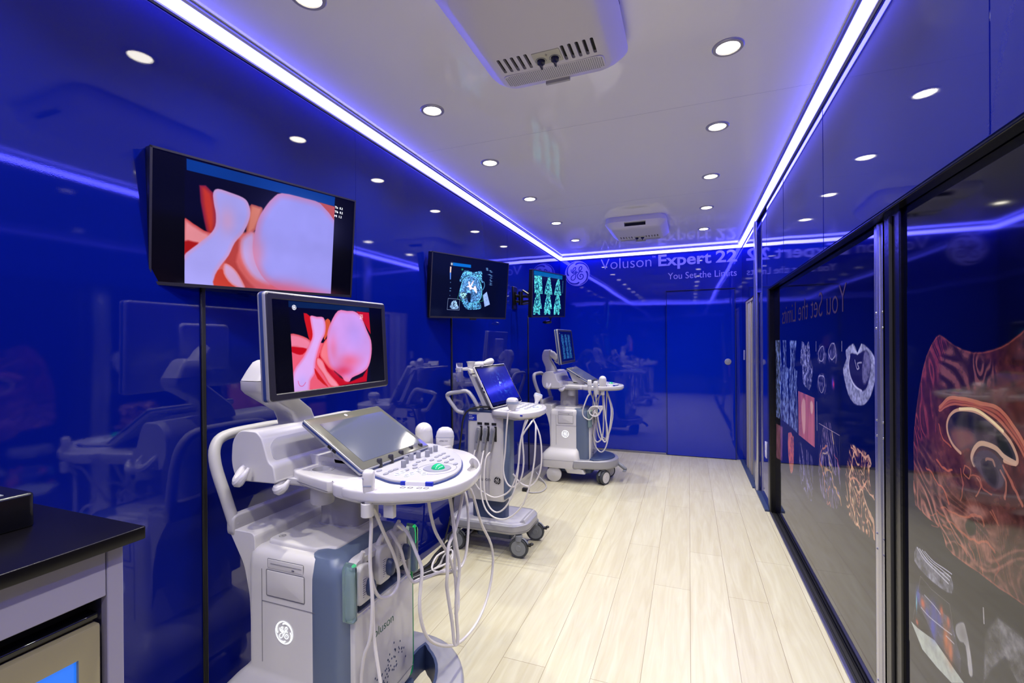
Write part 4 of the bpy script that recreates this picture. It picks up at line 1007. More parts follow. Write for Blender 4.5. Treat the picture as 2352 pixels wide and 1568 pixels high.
    # green clear corner handles
    for s, c0 in ((-1, -.150), (1, .152)):
        pts = roundpoly([(c0-.012*1, .500), (c0+.012, .500), (c0+.013, .645), (c0-.006*s, .662), (c0-.013, .650)], .010)
        h_ = build('corner_handle', MB().slab(pts, .158, .192, .010, 0, YZ), 'green_clear', t)
        mb = MB(); mb.ball((.184, c0-.004*s, .652), .005, .008, .003, 12, 6)
        if s > 0:
            for q in (0, .008, .016): mb.tube([(.188-q*.4, c0-.010+q, .652), (.1925-q*.3, c0-.010+q, .635), (.1925-q*.3, c0-.010+q, .60)], .0009, 6)
        build('handle_light', mb, 'green_glow', h_)
    # side details
    yy = -.1605
    sm = MB(); sm.tube([(-.135, yy, .33), (-.135, yy, .60)], .0009, 4); sm.tube([(-.135, yy, .508), (.068, yy, .508)], .0009, 4); sm.tube([(-.262, -.2225, .20), (.09, -.2225, .203)], .0008, 4)
    build('side_seams', sm, 'seam', body)
    d_ = build('media_door', MB().slab(rrect(-.115, .023, .528, .600, .004), 0, .004, .0015, 0, side_plane(-.158)), P, t)
    mb = MB(); outline_line(mb, rrect(-.117, .025, .526, .602, .004), .0025, .0009, side_plane(-.158)); build('door_gap', mb, 'seam', d_)
    dv = build('disc_drive', MB().slab(rrect(-.112, .020, .606, .632, .003), 0, .0035, .001, 0, side_plane(-.157)), P, t)
    mb = MB(); outline_line(mb, rrect(-.113, .021, .605, .633, .003), .002, .0008, side_plane(-.157)); mb.tube([(-.10, -.1612, .621), (.015, -.1612, .621)], .0007, 4); mb.box(-.02, -.012, -.162, -.160, .611, .614); build('drive_slot', mb, 'seam', dv)
    emblem('side_emblem', t, side_plane(-.1612) @ T(-.050, .432, 0), .0325, None, 'lit_white', ring='stroke', t=.9, ringw=.035)
    tp = build('top_plate', MB().slab(roundpoly([(-.16, -.12), (.03, -.125), (.05, -.10), (.085, -.10), (.085, .10), (.05, .14), (.03, .155), (-.16, .155)], .02), .648, .668, .008, 0), P, t)
    emblem('top_emblem', tp, T(-.13, -.09, .6685), .010, None, 'seam', ring='stroke', t=1.0)
    # column
    build('lift_column', MB().slab(rrect(colx-.075, colx+.075, coly, coly+.13, .022, 5), .655, .835, .0, .0), 'warm_grey', t)
    build('column_collar', MB().slab(rrect(colx-.081, colx+.081, coly-.006, coly+.136, .024, 5), .664, .672, .002, 0), 'light_grey', t)
    # base with ring bumper
    outer = smooth2([(.0, -.19), (.15, -.2), (.27, -.18), (.35, -.12), (.395, -.02), (.39, .08), (.345, .175), (.27, .25), (.18, .285), (.05, .28), (.0, .22)], 3)
    base = build('base_frame', MB().slab(outer, .135, .212, .012, .015), 'silver_paint', t)
    cut(base, MB().slab(smooth2([(.180, -.125), (.25, -.105), (.30, -.04), (.30, .06), (.26, .15), (.20, .205), (.165, .20)], 3), .05, .25))
    if origin[1] > 3: build('base_deck', MB().slab(smooth2([(.17, -.165), (.26, -.150), (.33, -.09), (.365, 0), (.355, .09), (.30, .17), (.2, .22), (.17, .2)], 2), .200, .224, .010, 0), 'dark_blue_grey', t)
    else: build('base_liner', MB().rings([[(x, y, z) for x, y in inset(smooth2([(.180, -.125), (.25, -.105), (.30, -.04), (.30, .06), (.26, .15), (.20, .205), (.165, .20)], 3), q)] for z, q in ((.214, -.006), (.214, .003), (.13, .006), (.13, -.004))], I4, False, False), 'dark_blue_grey', t)
    build('base_under', MB().slab(rrect(-.23, .19, -.15, .15, .03), .085, .15, 0, .02), 'dark_blue_grey', t)
    mb = MB(); mb.tube([(.39, .03, .16), (.43, .02, .135), (.465, .015, .11)], [.016, .018, .016], 8); mb.box(.44, .47, -.03, .06, .098, .108); build('brake_pedal', mb, 'grey_plastic', t, bevel=.003)
    for s in (-1, 1): caster(t, -.150, .185*s, 4, .068, 'white_plastic', False, False, housing=False)
    for s, yw in ((-1, 62), (1, 40)): caster(t, .285, .125*s, yw, .062, 'white_plastic', True, True)
    # rear handle and back cover
    loop = [(-.277, -.134, .700), (-.30, -.143, .78), (-.335, -.150, .88), (-.352, -.138, .935), (-.358, -.10, .962), (-.36, .0, .966), (-.36, .12, .962), (-.352, .175, .935), (-.335, .19, .88), (-.30, .19, .78), (-.277, .183, .700)]
    hd = build('push_handle', MB().tube(loop, .0165, 14, smooth=4), 'warm_grey', t)
    mb = MB(); mb.slab(roundpoly([(-.150, .668), (.205, .668), (.205, .732), (-.150, .732)], .02), -.292, -.262, .006, .006, YZ)
    build('handle_crossbar', mb, 'warm_grey', t)
    mb = MB(); mb.prism(roundpoly([(-.290, .690), (-.18, .690), (-.18, .36), (-.197, .36), (-.203, .50), (-.225, .59)], .02), -.185, .145, XZ)
    build('back_cover', mb, P, t, bevel=.008)
    # head block with slanted panel
    prof = roundpoly([(-.255, .840), (-.275, .89), (-.270, .960), (-.240, .994), (-.170, .993), (-.150, .975), (-.124, .905), (-.105, .895), (-.095, .845)], [.03, .04, .03, .03, .02, .008, .01, .01, .01], 4)
    build('rear_housing', MB().prism(prof, -.30, .145, XZ), P, t, bevel=.012, seg=3)
    build('lower_housing', MB().slab(rrect(-.27, .02, -.10, .20, .03), .828, .85, 0, .01), 'light_grey', t)
    q = MB(); Mq = Matrix(((0, 1, 0, 0), (1, 0, 0, 0), (0, 0, 1, 0), (0, 0, 0, 1)))
    pl_ = [(-.125, -.004), (.27, -.004), (.27, .064), (-.10, .064), (-.125, .045)]
    ca = math.atan2(.070, .026)
    def onpanel(a, b, e=0): return (-.1245-b*math.cos(ca)+e*math.sin(ca), a, .908+b*math.sin(ca)+e*math.cos(ca))
    pts = roundpoly(pl_, .018); q.rings([[onpanel(a, b, -.004) for a, b in pts], [onpanel(a, b, .0015) for a, b in pts]])
    build('rear_panel', q, 'light_grey', t)
    # bridge arm between head block and keyboard tray
    br_ = roundpoly([(-.11, .845), (-.11, .902), (.03, .888), (.06, .870), (.06, .845)], .006)
    build('bridge_arm', MB().prism(br_, -.19, -.0, XZ), P, t, bevel=.008)
    build('slide_rail', MB().box(-.06, .075, -.005, .010, .868, .880), 'light_grey', t, bevel=.002)
    # keyboard tray
    con = build('control_console', MB().slab(smooth2(RIM, 3), .836, .868, .006, .010), 'white_gloss', t, angle=50)
    cb = MB(); cb.slab(smooth2([(.402, .100), (.425, .09), (.420, .14), (.400, .185), (.372, .225), (.352, .235), (.365, .19), (.390, .15)], 3), .80, .90)
    cut(con, cb)
    build('console_underside', MB().slab([(x*.96+.008, y*.96+.004) for x, y in smooth2(RIM, 2)], .829, .838, 0, .006), 'light_grey', t)
    ed = build('keyboard_edge', MB().slab(inset(smooth2(KB, 3), -.003), .864, .8735, .002, 0), 'trim_blue', con)
    kb = build('keyboard', MB().slab(smooth2(KB, 3), .866, .8795, .003, 0), 'keyboard_grey', t, angle=50)
    z0 = .8795
    for x, y in ((.158, .002), (.160, .056), (.158, .114), (.153, .178), (.159, .227)):
        build('slider_knob', MB().lathe([(.0001, z0), (.0095, z0), (.0080, z0+.024), (.0070, z0+.026), (.0001, z0+.026)], 16, T(x, y, 0)), 'knob_black', kb)
    for x, y in ((.227, .026), (.209, .067), (.200, .109), (.206, .141), (.225, .165), (.209, .210), (.213, .238)):
        k_ = build('dial_knob', MB().lathe([(.0001, z0), (.0078, z0), (.0078, z0+.019), (.0066, z0+.021), (.0001, z0+.021)], 16, T(x, y, 0)), 'key', kb)
    ov = [(.184, -.034), (.222, -.054), (.219, -.027), (.221, -.005), (.256, -.002), (.236, .093), (.246, .058), (.265, .029), (.241, .118), (.265, .126), (.257, .170), (.257, .193), (.256, .218), (.291, .129), (.290, .163), (.289, .187), (.321, .120), (.321, .154), (.359, .108)]
    for x, y in ov:
        build('key', MB().slab([(x+.0062*math.cos(a), y+.0105*math.sin(a)) for a in np.linspace(0, 2*PI, 17)[:-1]], z0-.001, z0+.003, .0012, 0), 'key', kb)
    for x, y in ((.255, -.022), (.255, -.047), (.289, -.051), (.290, -.027), (.293, .007), (.325, -.018)):
        k_ = build('lit_key', MB().slab([(x+.0068*math.cos(a), y+.0088*math.sin(a)) for a in np.linspace(0, 2*PI, 17)[:-1]], z0-.001, z0+.003, .0012, 0), 'key', kb)
        mb = MB(); outline_line(mb, [(x+.0072*math.cos(a), y+.0092*math.sin(a)) for a in np.linspace(0, 2*PI, 17)[:-1]], z0+.002, .0011); build('key_light', mb, 'lit_key', kb)
    mb = MB(); outline_line(mb, [(.330+.056*math.cos(a), .047+.064*math.sin(a)) for a in np.linspace(0, 2*PI, 41)[:-1]], z0, .0007)
    build('trackball_groove', mb, 'seam', kb)
    build('trackball_plate', MB().lathe([(.0001, z0-.002), (.043, z0-.002), (.040, z0+.0025), (.022, z0+.0015), (.0001, z0+.0015)], 36, T(.330, .047, 0)), 'key', kb)
    build('trackball', MB().ball((.333, .047, z0-.002), .021, .021, .017, 24, 8, half=True), 'green_ball', kb)
    mb = MB(); vs = [(.300, -.0905), (.372, -.076), (.378, -.074)]
    build('label_strip', MB().slab([(.300, -.098), (.388, -.078), (.386, -.070), (.300, -.090)], .862, .8785, .001, 0), 'label_blue', con)
    build('label_sticker', MB().slab([(.314, -.0955), (.368, -.083), (.366, -.074), (.314, -.086)], .862, .8790, .001, 0), 'sticker', con)
    mb = MB()
    for x in (.318, .338, .362, .380): outline_line(mb, rrect(x-.006, x+.006, -.118+(x-.318)*.25, -.108+(x-.318)*.25, .001, 2), .8685, .0006)
    build('height_keys', mb, 'grey_text', con)
    build('tray_hook', MB().slab(rrect(.270, .302, -.135, -.118, .004), .790, .838, .003, .003), P, con)
    # near side holders
    tr = build('probe_tray', MB().slab(smooth2(TRAY, 2), .832, .870, .006, .010), 'white_gloss', t, angle=50)
    cb = MB(); cb.lathe([(.0001, .70), (.0265, .70), (.030, .95), (.0001, .95)], 28, T(-.015, -.045, 0)); cb.ball((.160, -.100, .898), .050, .032, .040)
    cut(tr, cb)
    mb = MB(); mb.lathe([(.030, .872), (.036, .871), (.037, .866), (.036, .775), (.033, .770), (.027, .770), (.027, .866), (.030, .872)], 32, T(-.015, -.045, 0)); mb.lathe([(.0001, .774), (.028, .774), (.028, .777), (.0001, .777)], 24, T(-.015, -.045, 0))
    build('cup_holder', mb, 'light_grey', t)
    mb = MB(); mb.tube([(x, y, .868) for x, y in ((.098, -.130), (.088, -.10), (.07, -.07), (.05, -.05))], .0009, 5); mb.tube([(-.10, -.080, .845), (-.06, -.1, .845), (.022, -.126, .845), (.09, -.140, .842)], .0009, 5)
    build('tray_seam', mb, 'seam', tr)
    mb = MB(); mb.lathe([(.0145, .835), (.0165, .833), (.0165, .800), (.0145, .798), (.0135, .800), (.0135, .833), (.0145, .835)], 24, T(.240, -.160, 0)); build('near_probe_holder', mb, P, t)
    # hooks for the cables
    for pts in ([(-.225, -.140, .885), (-.223, -.152, .872), (-.216, -.170, .853), (-.200, -.180, .850), (-.186, -.175, .868), (-.183, -.160, .888)], [(-.115, -.09, .842), (-.110, -.118, .836), (-.102, -.132, .828), (-.085, -.140, .828), (-.068, -.138, .838), (-.060, -.130, .856)]):
        build('cable_hook', MB().tube(pts, [.008, .012, .015, .015, .011, .004], 10, smooth=3), 'white_gloss', t)
    # far holders
    for x in (.085, .168):
        build('far_probe_holder', MB().lathe([(.024, .872), (.032, .870), (.033, .81), (.026, .805), (.022, .81), (.022, .868), (.024, .872)], 24, T(x, .378, 0)), P, t)
    # monitor arm
    def hs(cx, cy, z, hx, hy, r_): return [(a, b, z) for a, b in rrect(cx-hx, cx+hx, cy-hy, cy+hy, r_, 4)]
    low, cap, ln = arm
    build('arm_lower', MB().rings([hs(*a) for a in low]), P, t, angle=50)
    build('arm_upper', MB().rings([hs(*a) for a in cap]), P, t, angle=50)
    if len(ln) > 3: build('arm_link', MB().tube(ln[:3], [.034, .032, .028], 10), P, t, angle=50); build('arm_joint', MB().tube(ln[2:], .013, 8, smooth=2), 'light_grey', t)
    else: build('arm_link', MB().tube(ln, .026, 10), P, t)
    # monitor
    W, H = .535, .321; (mx, my, mz), mr, pic = mon
    m_ = build('monitor', MB().slab(rrect(-W/2, W/2, -H/2, H/2, .012, 4), -.034, .0, .005, .008, XZ), 'silver_paint', t)
    m_.location = (mx-origin[0], my-origin[1], mz); m_.rotation_euler = tuple(R(a) for a in mr)
    build('edge_stripe', MB().slab(rrect(-W/2-.0006, W/2+.0006, -H/2-.0006, H/2+.0006, .0125, 4), -.022, -.010, 0, 0, XZ), 'trim_blue', m_)
    bz = MB(); o1 = rrect(-W/2+.003, W/2-.003, -H/2+.003, H/2-.003, .010, 4); o2 = rrect(-W/2+.024, W/2-.024, -H/2+.024, H/2-.022, .002, 4)
    bz.rings([[(a, -.0002, b) for a, b in o1], [(a, -.003, b) for a, b in inset(o1, .003)], [(a, -.0032, b) for a, b in inset(o2, -.003)], [(a, -.0004, b) for a, b in o2]], I4, False, False)
    build('bezel', bz, 'monitor_bezel', m_)
    picture_plane('screen', W-.046, H-.044, pic, m_, T(0, -.0008, .001))
    build('vesa_cover', MB().slab(rrect(-.10, .10, -.09, .09, .02), -.058, -.033, 0, .01, XZ), 'white_plastic', m_)
    if pic == 'pic_mon_face':
        emblem('screen_emblem', m_, T(-.168, -.0020, .118) @ XZ, .0075, None, 'lit_white', ring='stroke', t=1.2)
        marks(m_, W, H, [('TIs 0.2', .725, .168, .0042), ('TIb 0.2', .725, .188, .0042), ('MI 1.2', .725, .208, .0042)], 'lit_white', -.0022)
    # touch screen
    (tx_, ty_, tz), trr = touch; W, H = .345, .262
    tb_ = build('touch_panel', MB().slab(rrect(-W/2, W/2, -H/2, H/2, .007, 3), -.022, 0, .002, .008, XZ), 'silver_paint', t)
    tb_.location = (tx_-origin[0], ty_-origin[1], tz); tb_.rotation_euler = tuple(R(a) for a in trr)
    build('edge_stripe', MB().slab(rrect(-W/2-.0005, W/2+.0005, -H/2-.0005, H/2+.0005, .0075, 3), -.011, -.005, 0, 0, XZ), 'trim_blue', tb_)
    build('touch_bezel', MB().slab(rrect(-W/2+.003, W/2-.003, -H/2+.003, H/2-.003, .006, 3), -.0015, .0012, .0005, 0, XZ), 'touch_bezel', tb_)
    build('touch_display', MB().slab(rrect(-W/2+.034, W/2-.020, -H/2+.030, H/2-.036, .002, 2), .0010, .0018, 0, 0, XZ), 'touch_glass', tb_)
    emblem('touch_emblem', tb_, T(-.01, -.0020, .113) @ XZ, .0065, 'sticker', 'seam', None)
    mb = MB()
    for x in (.035, .055): mb.box(-W/2-.0008, -W/2+.002, .006, .015, x-.06, x-.045)
    build('usb_socket', mb, 'dark_slot', tb_, smooth=False)
    wdg = MB(); wdg.prism(roundpoly([(.0, .862), (-.03, .93), (-.055, .990), (.0, .965), (.108, .892), (.120, .864)], .008), -.245, .0, XZ)
    build('touch_support', wdg, P, t, bevel=.006)
    return t
ARM1 = ([(-.232, .068, .985, .046, .044, .014), (-.232, .062, 1.005, .046, .044, .014), (-.232, .050, 1.030, .046, .044, .014), (-.236, -.045, 1.098, .044, .056, .014), (-.236, -.060, 1.112, .044, .055, .016), (-.236, -.062, 1.138, .046, .054, .018)],
        [(-.236, -.062, 1.140, .045, .053, .018), (-.234, -.052, 1.170, .041, .046, .016), (-.232, -.045, 1.196, .036, .036, .014), (-.230, -.042, 1.203, .028, .028, .012)],
        [(-.23, -.04, 1.165), (-.18, .02, 1.19), (-.135, .08, 1.235)])
ARM3 = ([(-.215, -.01, .99, .050, .045, .014), (-.225, -.01, 1.03, .045, .043, .014), (-.262, -.01, 1.10, .038, .042, .014), (-.262, -.01, 1.135, .040, .042, .014)],
        [(-.262, -.01, 1.137, .040, .042, .014), (-.258, -.01, 1.17, .036, .040, .014), (-.250, -.01, 1.190, .032, .036, .012), (-.248, -.01, 1.194, .026, .03, .01)],
        [(-.25, -.01, 1.165), (-.205, -.01, 1.150), (-.165, .0, 1.108), (-.185, .01, 1.085), (-.15, .02, 1.072), (-.12, .03, 1.10)])
make_console('large white ultrasound machine in the foreground, pink face picture on its monitor', (-1.03, 1.16), -.030, .030,
             ((-1.11, 1.25, 1.247), (-2.4, -.5, 88), 'pic_mon_face'), ((-.974, 1.255, .956), (-59.5, 0, 87.7)), ARM1)
make_console('farthest white ultrasound machine, standing before the end wall with a slim tilted monitor', (-1.00, 4.26), -.060, -.02,
             ((-1.08, 4.30, 1.224), (-6.7, -.5, 90), 'pic_mon_slices'), ((-.945, 4.39, .957), (-60, 0, 87)), ARM3)

# ------------------------------------------------------------------ probes and their cables
def cable(name, pts, r, parent, loc, m='cable_white', n=8, sm=4):
    mb = MB(); mb.tube([(x-loc[0], y-loc[1], z-loc[2]) for x, y, z in pts], r, n, smooth=sm)
    return build(name, mb, m, parent)
def probe(label, loc, kind, rot=(0, 0, 0), cab=None, r=.0048, group=None, text=None, con=None, k=1.0):
    t = thing('ultrasound_probe', label, 'probe', loc, group=group)
    M = Euler(tuple(R(a) for a in rot)).to_matrix().to_4x4() @ Matrix.Scale(k, 4)
    if kind == 'dome':
        build('grip', MB().lathe([(.0001, -.07), (.012, -.07), (.022, -.04), (.030, -.01), (.0325, .02), (.0325, .047), (.0001, .047)], 28, M), 'white_plastic', t)
        build('lens', MB().ball((0, 0, .045), .0325, .0325, .032, 28, 8, M, half=True), 'white_gloss', t)
    elif kind == 'convex':
        mb = MB(); mb.rings([[(x, y, z) for x, y in rrect(-a, a, -b, b, min(a, b)*.7, 4)] for z, a, b in ((-.07, .010, .010), (-.03, .016, .015), (0, .024, .022), (.02, .032, .024), (.05, .034, .025))], M); build('grip', mb, 'white_plastic', t)
        mb = MB(); mb.rings([[(x, y, z) for x, y in rrect(-a, a, -b, b, b*.7, 4)] for z, a, b in ((.051, .0335, .0245), (.066, .031, .0235), (.078, .024, .019), (.084, .013, .011))], M); build('lens', mb, 'light_grey', t)
        mb = MB(); mb.rings([[(x, y, z) for x, y in rrect(-a, a, -b, b, b*.7, 4)] for z, a, b in ((.0495, .0342, .0252), (.0512, .0342, .0252))], M, False, False); build('lens_joint', mb, 'probe_grey', t)
    elif kind == 'stick':
        mb = MB(); mb.rings([[(x, y, z) for x, y in rrect(-a, a, -b, b, min(a, b)*.6, 4)] for z, a, b in ((-.085, .007, .007), (-.07, .009, .009), (-.055, .013, .013), (-.02, .017, .015), (.01, .019, .016), (.040, .019, .016), (.048, .017, .012), (.052, .012, .008))], M); build('grip', mb, 'white_plastic', t)
        mb = MB(); mb.box(-.014, .014, -.0168, -.0155, .0, .004, M); mb.ball((-.007, -.0155, .022), .002); build('marker', mb, 'probe_grey', t)
    else:   # small linear or head-shaped
        mb = MB(); mb.rings([[(x, y, z) for x, y in rrect(-a, a, -b, b, min(a, b)*.6, 3)] for z, a, b in ((-.06, .008, .008), (-.02, .012, .011), (.0, .020, .013), (.012, .028, .015), (.020, .028, .014))], M); build('grip', mb, 'white_plastic', t)
        mb = MB(); mb.rings([[(x, y, z) for x, y in rrect(-a, a, -b, b, b*.6, 3)] for z, a, b in ((.0205, .028, .014), (.030, .027, .012), (.034, .022, .007))], M); build('lens', mb, 'probe_grey', t)
    if text:
        vs, fs = text_mesh(text, None, .0055); mb = MB(); mb.add(vs, fs, M @ Matrix(((0, 0, 1, .0346), (1, 0, 0, -.014), (0, 1, 0, .036), (0, 0, 0, 1)))); build('probe_code', mb, 'grey_text', t, smooth=False)
        mb = MB(); mb.add(vs, fs, M @ Matrix(((1, 0, 0, -.020), (0, 0, -1, -.0255), (0, 1, 0, .036), (0, 0, 0, 1)))); build('probe_code', mb, 'grey_text', t, smooth=False)
    for c_ in (cab or []): cable('cable', c_, r, t, loc)
    if con:
        (cx, cy, cz) = con; cx -= loc[0]; cy -= loc[1]; cz -= loc[2]
        b_ = build('connector', MB().slab(roundpoly([(cy-.026, cz-.052), (cy+.026, cz-.052), (cy+.030, cz-.03), (cy+.030, cz+.035), (cy+.022, cz+.052), (cy-.018, cz+.055), (cy-.030, cz+.035), (cy-.030, cz-.03)], .010), cx-.02, cx+.028, .006, .002, YZ), 'white_plastic', t)
        build('connector_label', MB().box(cx+.0283, cx+.0287, cy-.016, cy+.002, cz-.036, cz+.022), 'sticker', b_, smooth=False)
        mb = MB()
        for k in range(9): mb.box(cx+.0287, cx+.029, cy-.014, cy-.014+.006+.004*(k % 3), cz-.032+k*.006, cz-.0305+k*.006)
        for k in range(4): mb.box(cx+.0283, cx+.0288, cy+.018, cy+.024, cz-.04+k*.005, cz-.0375+k*.005)
        build('label_print', mb, 'grey_text', b_, smooth=False)
        build('lock_knob', MB().rings([[(x, y*1.0, z) for x, y, z in ((cx+.026+a, cy+.012+rr*math.cos(q)*.55, cz-.012+rr*math.sin(q)) for q in np.linspace(0, 2*PI, 19)[:-1])] for a, rr in ((0, .024), (.012, .026), (.020, .020), (.022, .010))]), 'dark_blue_grey', b_)
        build('strain_relief', MB().tube([(cx, cy+.004, cz+.05), (cx+.008, cy+.006, cz+.072), (cx+.014, cy+.006, cz+.085)], [.011, .008, .006], 10), 'cable_white', b_)
    return t
g1 = 'probes hung in the holders of the foreground machine'
# cable courses in metres
cA = [(-.835, .985, .80), (-.806, 1.0, .84), (-.796, 1.015, .825), (-.794, 1.02, .787), (-.798, 1.02, .672), (-.792, 1.02, .56), (-.800, 1.02, .465), (-.822, 1.02, .404), (-.835, 1.03, .30), (-.80, 1.05, .19), (-.74, 1.10, .15)]
cC = [(-.790, 1.000, .825), (-.792, 1.01, .815), (-.80, 1.042, .797), (-.80, 1.082, .724), (-.80, 1.126, .647), (-.80, 1.151, .583), (-.80, 1.146, .543), (-.80, 1.112, .531), (-.80, 1.066, .550), (-.80, 1.038, .589), (-.805, 1.031, .638), (-.815, 1.041, .665), (-.83, 1.060, .668)]
probe('slim white probe hanging upright at the near rim of the foreground console', (-.785, 1.000, .880), 'stick', (0, 0, 20), [cC], group=g1, con=(-.868, 1.055, .585), k=.78)
probe('white dome-headed probe standing behind the touch screen of the foreground machine', (-.945, 1.538, .874), 'dome', (3, -4, 0), [[(-.945, 1.538, .82), (-.93, 1.53, .77), (-.80, 1.49, .76), (-.74, 1.47, .72), (-.72, 1.45, .60), (-.72, 1.40, .50), (-.74, 1.28, .53), (-.78, 1.243, .518), (-.79, 1.209, .527), (-.80, 1.188, .576), (-.80, 1.164, .641), (-.81, 1.150, .677), (-.825, 1.147, .70)]], group=g1, con=(-.868, 1.145, .600))
probe('white broad-headed probe with printed code, right of the dome probe on the foreground machine', (-.862, 1.543, .852), 'convex', (2, 2, 28), [[(-.862, 1.543, .80), (-.84, 1.53, .76), (-.72, 1.40, .77), (-.70, 1.434, .748), (-.70, 1.514, .607), (-.70, 1.602, .493), (-.70, 1.617, .405), (-.70, 1.566, .315), (-.70, 1.471, .272), (-.70, 1.355, .278), (-.70, 1.267, .315), (-.70, 1.176, .381), (-.70, 1.129, .440), (-.70, 1.106, .514), (-.70, 1.111, .574), (-.70, 1.118, .621), (-.72, 1.120, .665), (-.74, 1.115, .712), (-.77, 1.120, .735), (-.80, 1.150, .72), (-.81, 1.19, .69)]], group=g1, text='eM6C G3', con=(-.868, 1.228, .610))
# spare cable loops below the console
t = thing('probe_cable', 'thin pale cable hanging straight down from the near rim of the foreground console', 'cable', (-.80, 1.02, .84))
cable('cable', [(-.80, 1.0, .835)]+cA[3:], .0048, t, (-.80, 1.02, .84)); cable('cable_branch', [(-.797, 1.026, .592), (-.797, 1.028, .534), (-.795, 1.03, .459), (-.783, 1.03, .386), (-.767, 1.03, .309), (-.75, 1.05, .20)], .0048, t, (-.80, 1.02, .84))
lo_ = (-.70, 1.26, .80)
t = thing('probe_cable', 'pale cables hanging in a long narrow loop under the foreground console', 'cable', lo_)
cable('cable', [(-.74, 1.19, .82), (-.72, 1.187, .791), (-.72, 1.203, .737), (-.72, 1.230, .678), (-.72, 1.288, .603), (-.72, 1.330, .536), (-.71, 1.350, .450), (-.70, 1.334, .401), (-.70, 1.316, .390), (-.69, 1.305, .41), (-.685, 1.287, .53), (-.68, 1.272, .668), (-.68, 1.246, .78), (-.70, 1.25, .82)], .0048, t, lo_)
cable('cable', [(-.69, 1.33, .815), (-.68, 1.330, .767), (-.68, 1.281, .674), (-.68, 1.235, .639), (-.675, 1.218, .561), (-.68, 1.225, .516), (-.68, 1.255, .400), (-.68, 1.266, .335), (-.676, 1.272, .322), (-.672, 1.276, .34), (-.675, 1.272, .45), (-.672, 1.290, .55), (-.672, 1.262, .66), (-.68, 1.25, .78), (-.70, 1.27, .82)], .0052, t, lo_)

# probes on the farthest machine
g3 = 'probes on the farthest machine'
probe('round-headed white probe standing on the console of the farthest machine', (-.715, 4.14, .885), 'dome', (0, 0, 0), [[(-.715, 4.14, .82), (-.74, 4.2, .80), (-.803, 4.22, .688), (-.820, 4.22, .488), (-.805, 4.22, .330), (-.750, 4.22, .263), (-.703, 4.22, .317), (-.671, 4.22, .477), (-.654, 4.22, .654), (-.69, 4.23, .80)]], r=.0062, group=g3)
probe('slim white probe on the farthest machine, leftmost of its three probes', (-.825, 4.10, .875), 'stick', (0, 0, 10), [[(-.825, 4.10, .80), (-.841, 4.10, .780), (-.866, 4.10, .720), (-.890, 4.10, .641), (-.874, 4.10, .591), (-.820, 4.10, .574), (-.780, 4.10, .646), (-.80, 4.13, .66), (-.83, 4.17, .62)]], r=.0062, group=g3)
probe('small white probe on the farthest machine, between its other two probes', (-.765, 4.075, .865), 'stick', (0, 0, -20), [[(-.765, 4.075, .79), (-.775, 4.15, .72), (-.768, 4.28, .441), (-.712, 4.28, .384), (-.711, 4.28, .564), (-.701, 4.27, .816)]], r=.0062, group=g3)
t = thing('probe_cable', 'tangle of white cable loops hanging under the console of the farthest machine', 'cable', (-.73, 4.24, .82))
for pts in ([(-.70, 4.25, .827), (-.647, 4.25, .651), (-.659, 4.25, .512), (-.691, 4.25, .411), (-.731, 4.25, .369), (-.775, 4.25, .406), (-.793, 4.25, .565), (-.760, 4.25, .822)], [(-.802, 4.20, .825), (-.815, 4.20, .670), (-.792, 4.20, .572), (-.809, 4.20, .413), (-.778, 4.20, .356), (-.730, 4.20, .418), (-.721, 4.20, .615), (-.731, 4.20, .823)], [(-.83, 4.16, .82), (-.79, 4.15, .70), (-.75, 4.15, .52), (-.73, 4.17, .40), (-.70, 4.17, .37), (-.68, 4.17, .45), (-.70, 4.16, .62), (-.72, 4.2, .82)]):
    cable('cable', pts, .0062, t, (-.73, 4.24, .82))
t = thing('cable_bundle', 'coiled bright bundle of white cable strapped on the front of the farthest machine', 'cable', (-.80, 4.12, .64))
mb = MB()
for k in range(4): mb.tube([(.02+.05*math.cos(a)+.006*k, -.03+.01*k, .01+.045*math.sin(a+.3*k)) for a in np.linspace(0, 2*PI, 15)[:-1]], .005, 7, closed=True)
mb.tube([(0, 0, 0), (.03, -.03, .0), (.05, -.02, -.05)], .006, 7); build('coil', mb, 'cable_white', t)
for x, yy_, lb in ((-.845, 4.16, 'near'), (-.845, 4.24, 'middle')):
    t = thing('probe_plug', 'pale probe plug in the %s port on the front of the farthest machine' % lb, 'plug', (x, yy_, .57))
    b_ = build('connector', MB().slab(roundpoly([(-.03, -.05), (.03, -.05), (.03, .05), (-.03, .05)], .012), -.01, .042, .008, 0, YZ), 'light_grey', t)
    build('lock_knob', MB().lathe([(.0001, .04), (.018, .04), (.016, .056), (.0001, .058)], 16, T(0, 0, -.01) @ RY(90)), 'grey_plastic', b_)

# ------------------------------------------------------------------ middle compact machine
O2 = (-1.13, 2.68)
t = thing('ultrasound_machine', 'compact white ultrasound machine on a silver four-wheel tray base, between the other two machines', 'ultrasound machine', (O2[0], O2[1], 0))
def w2(x, y): return (x-O2[0], y-O2[1])
def sec2(z, x0, x1, y0, y1, r_): return [(a, b, z) for a, b in rrect(x0, x1, y0, y1, r_, 4)]
mb = MB(); mb.rings([sec2(.305, -.145, .095, -.115, .0, .02), sec2(.34, -.155, .10, -.122, .005, .025), sec2(.80, -.145, .10, -.120, .005, .025), sec2(.835, -.14, .10, -.118, .0, .02)])
body = build('body_shell', mb, 'white_plastic', t)
mb = MB(); mb.prism([(.094, .315), (.138, .345), (.138, .80), (.094, .825)], .045, .118, XZ); build('front_edge', mb, 'blue_grey', t, bevel=.008)
mb = MB(); mb.prism([(-.140, .834), (.105, .822), (.105, .836), (-.06, .862), (-.13, .864)], -.0, .115, XZ); build('top_cover', mb, 'dark_blue_grey', t, bevel=.006)
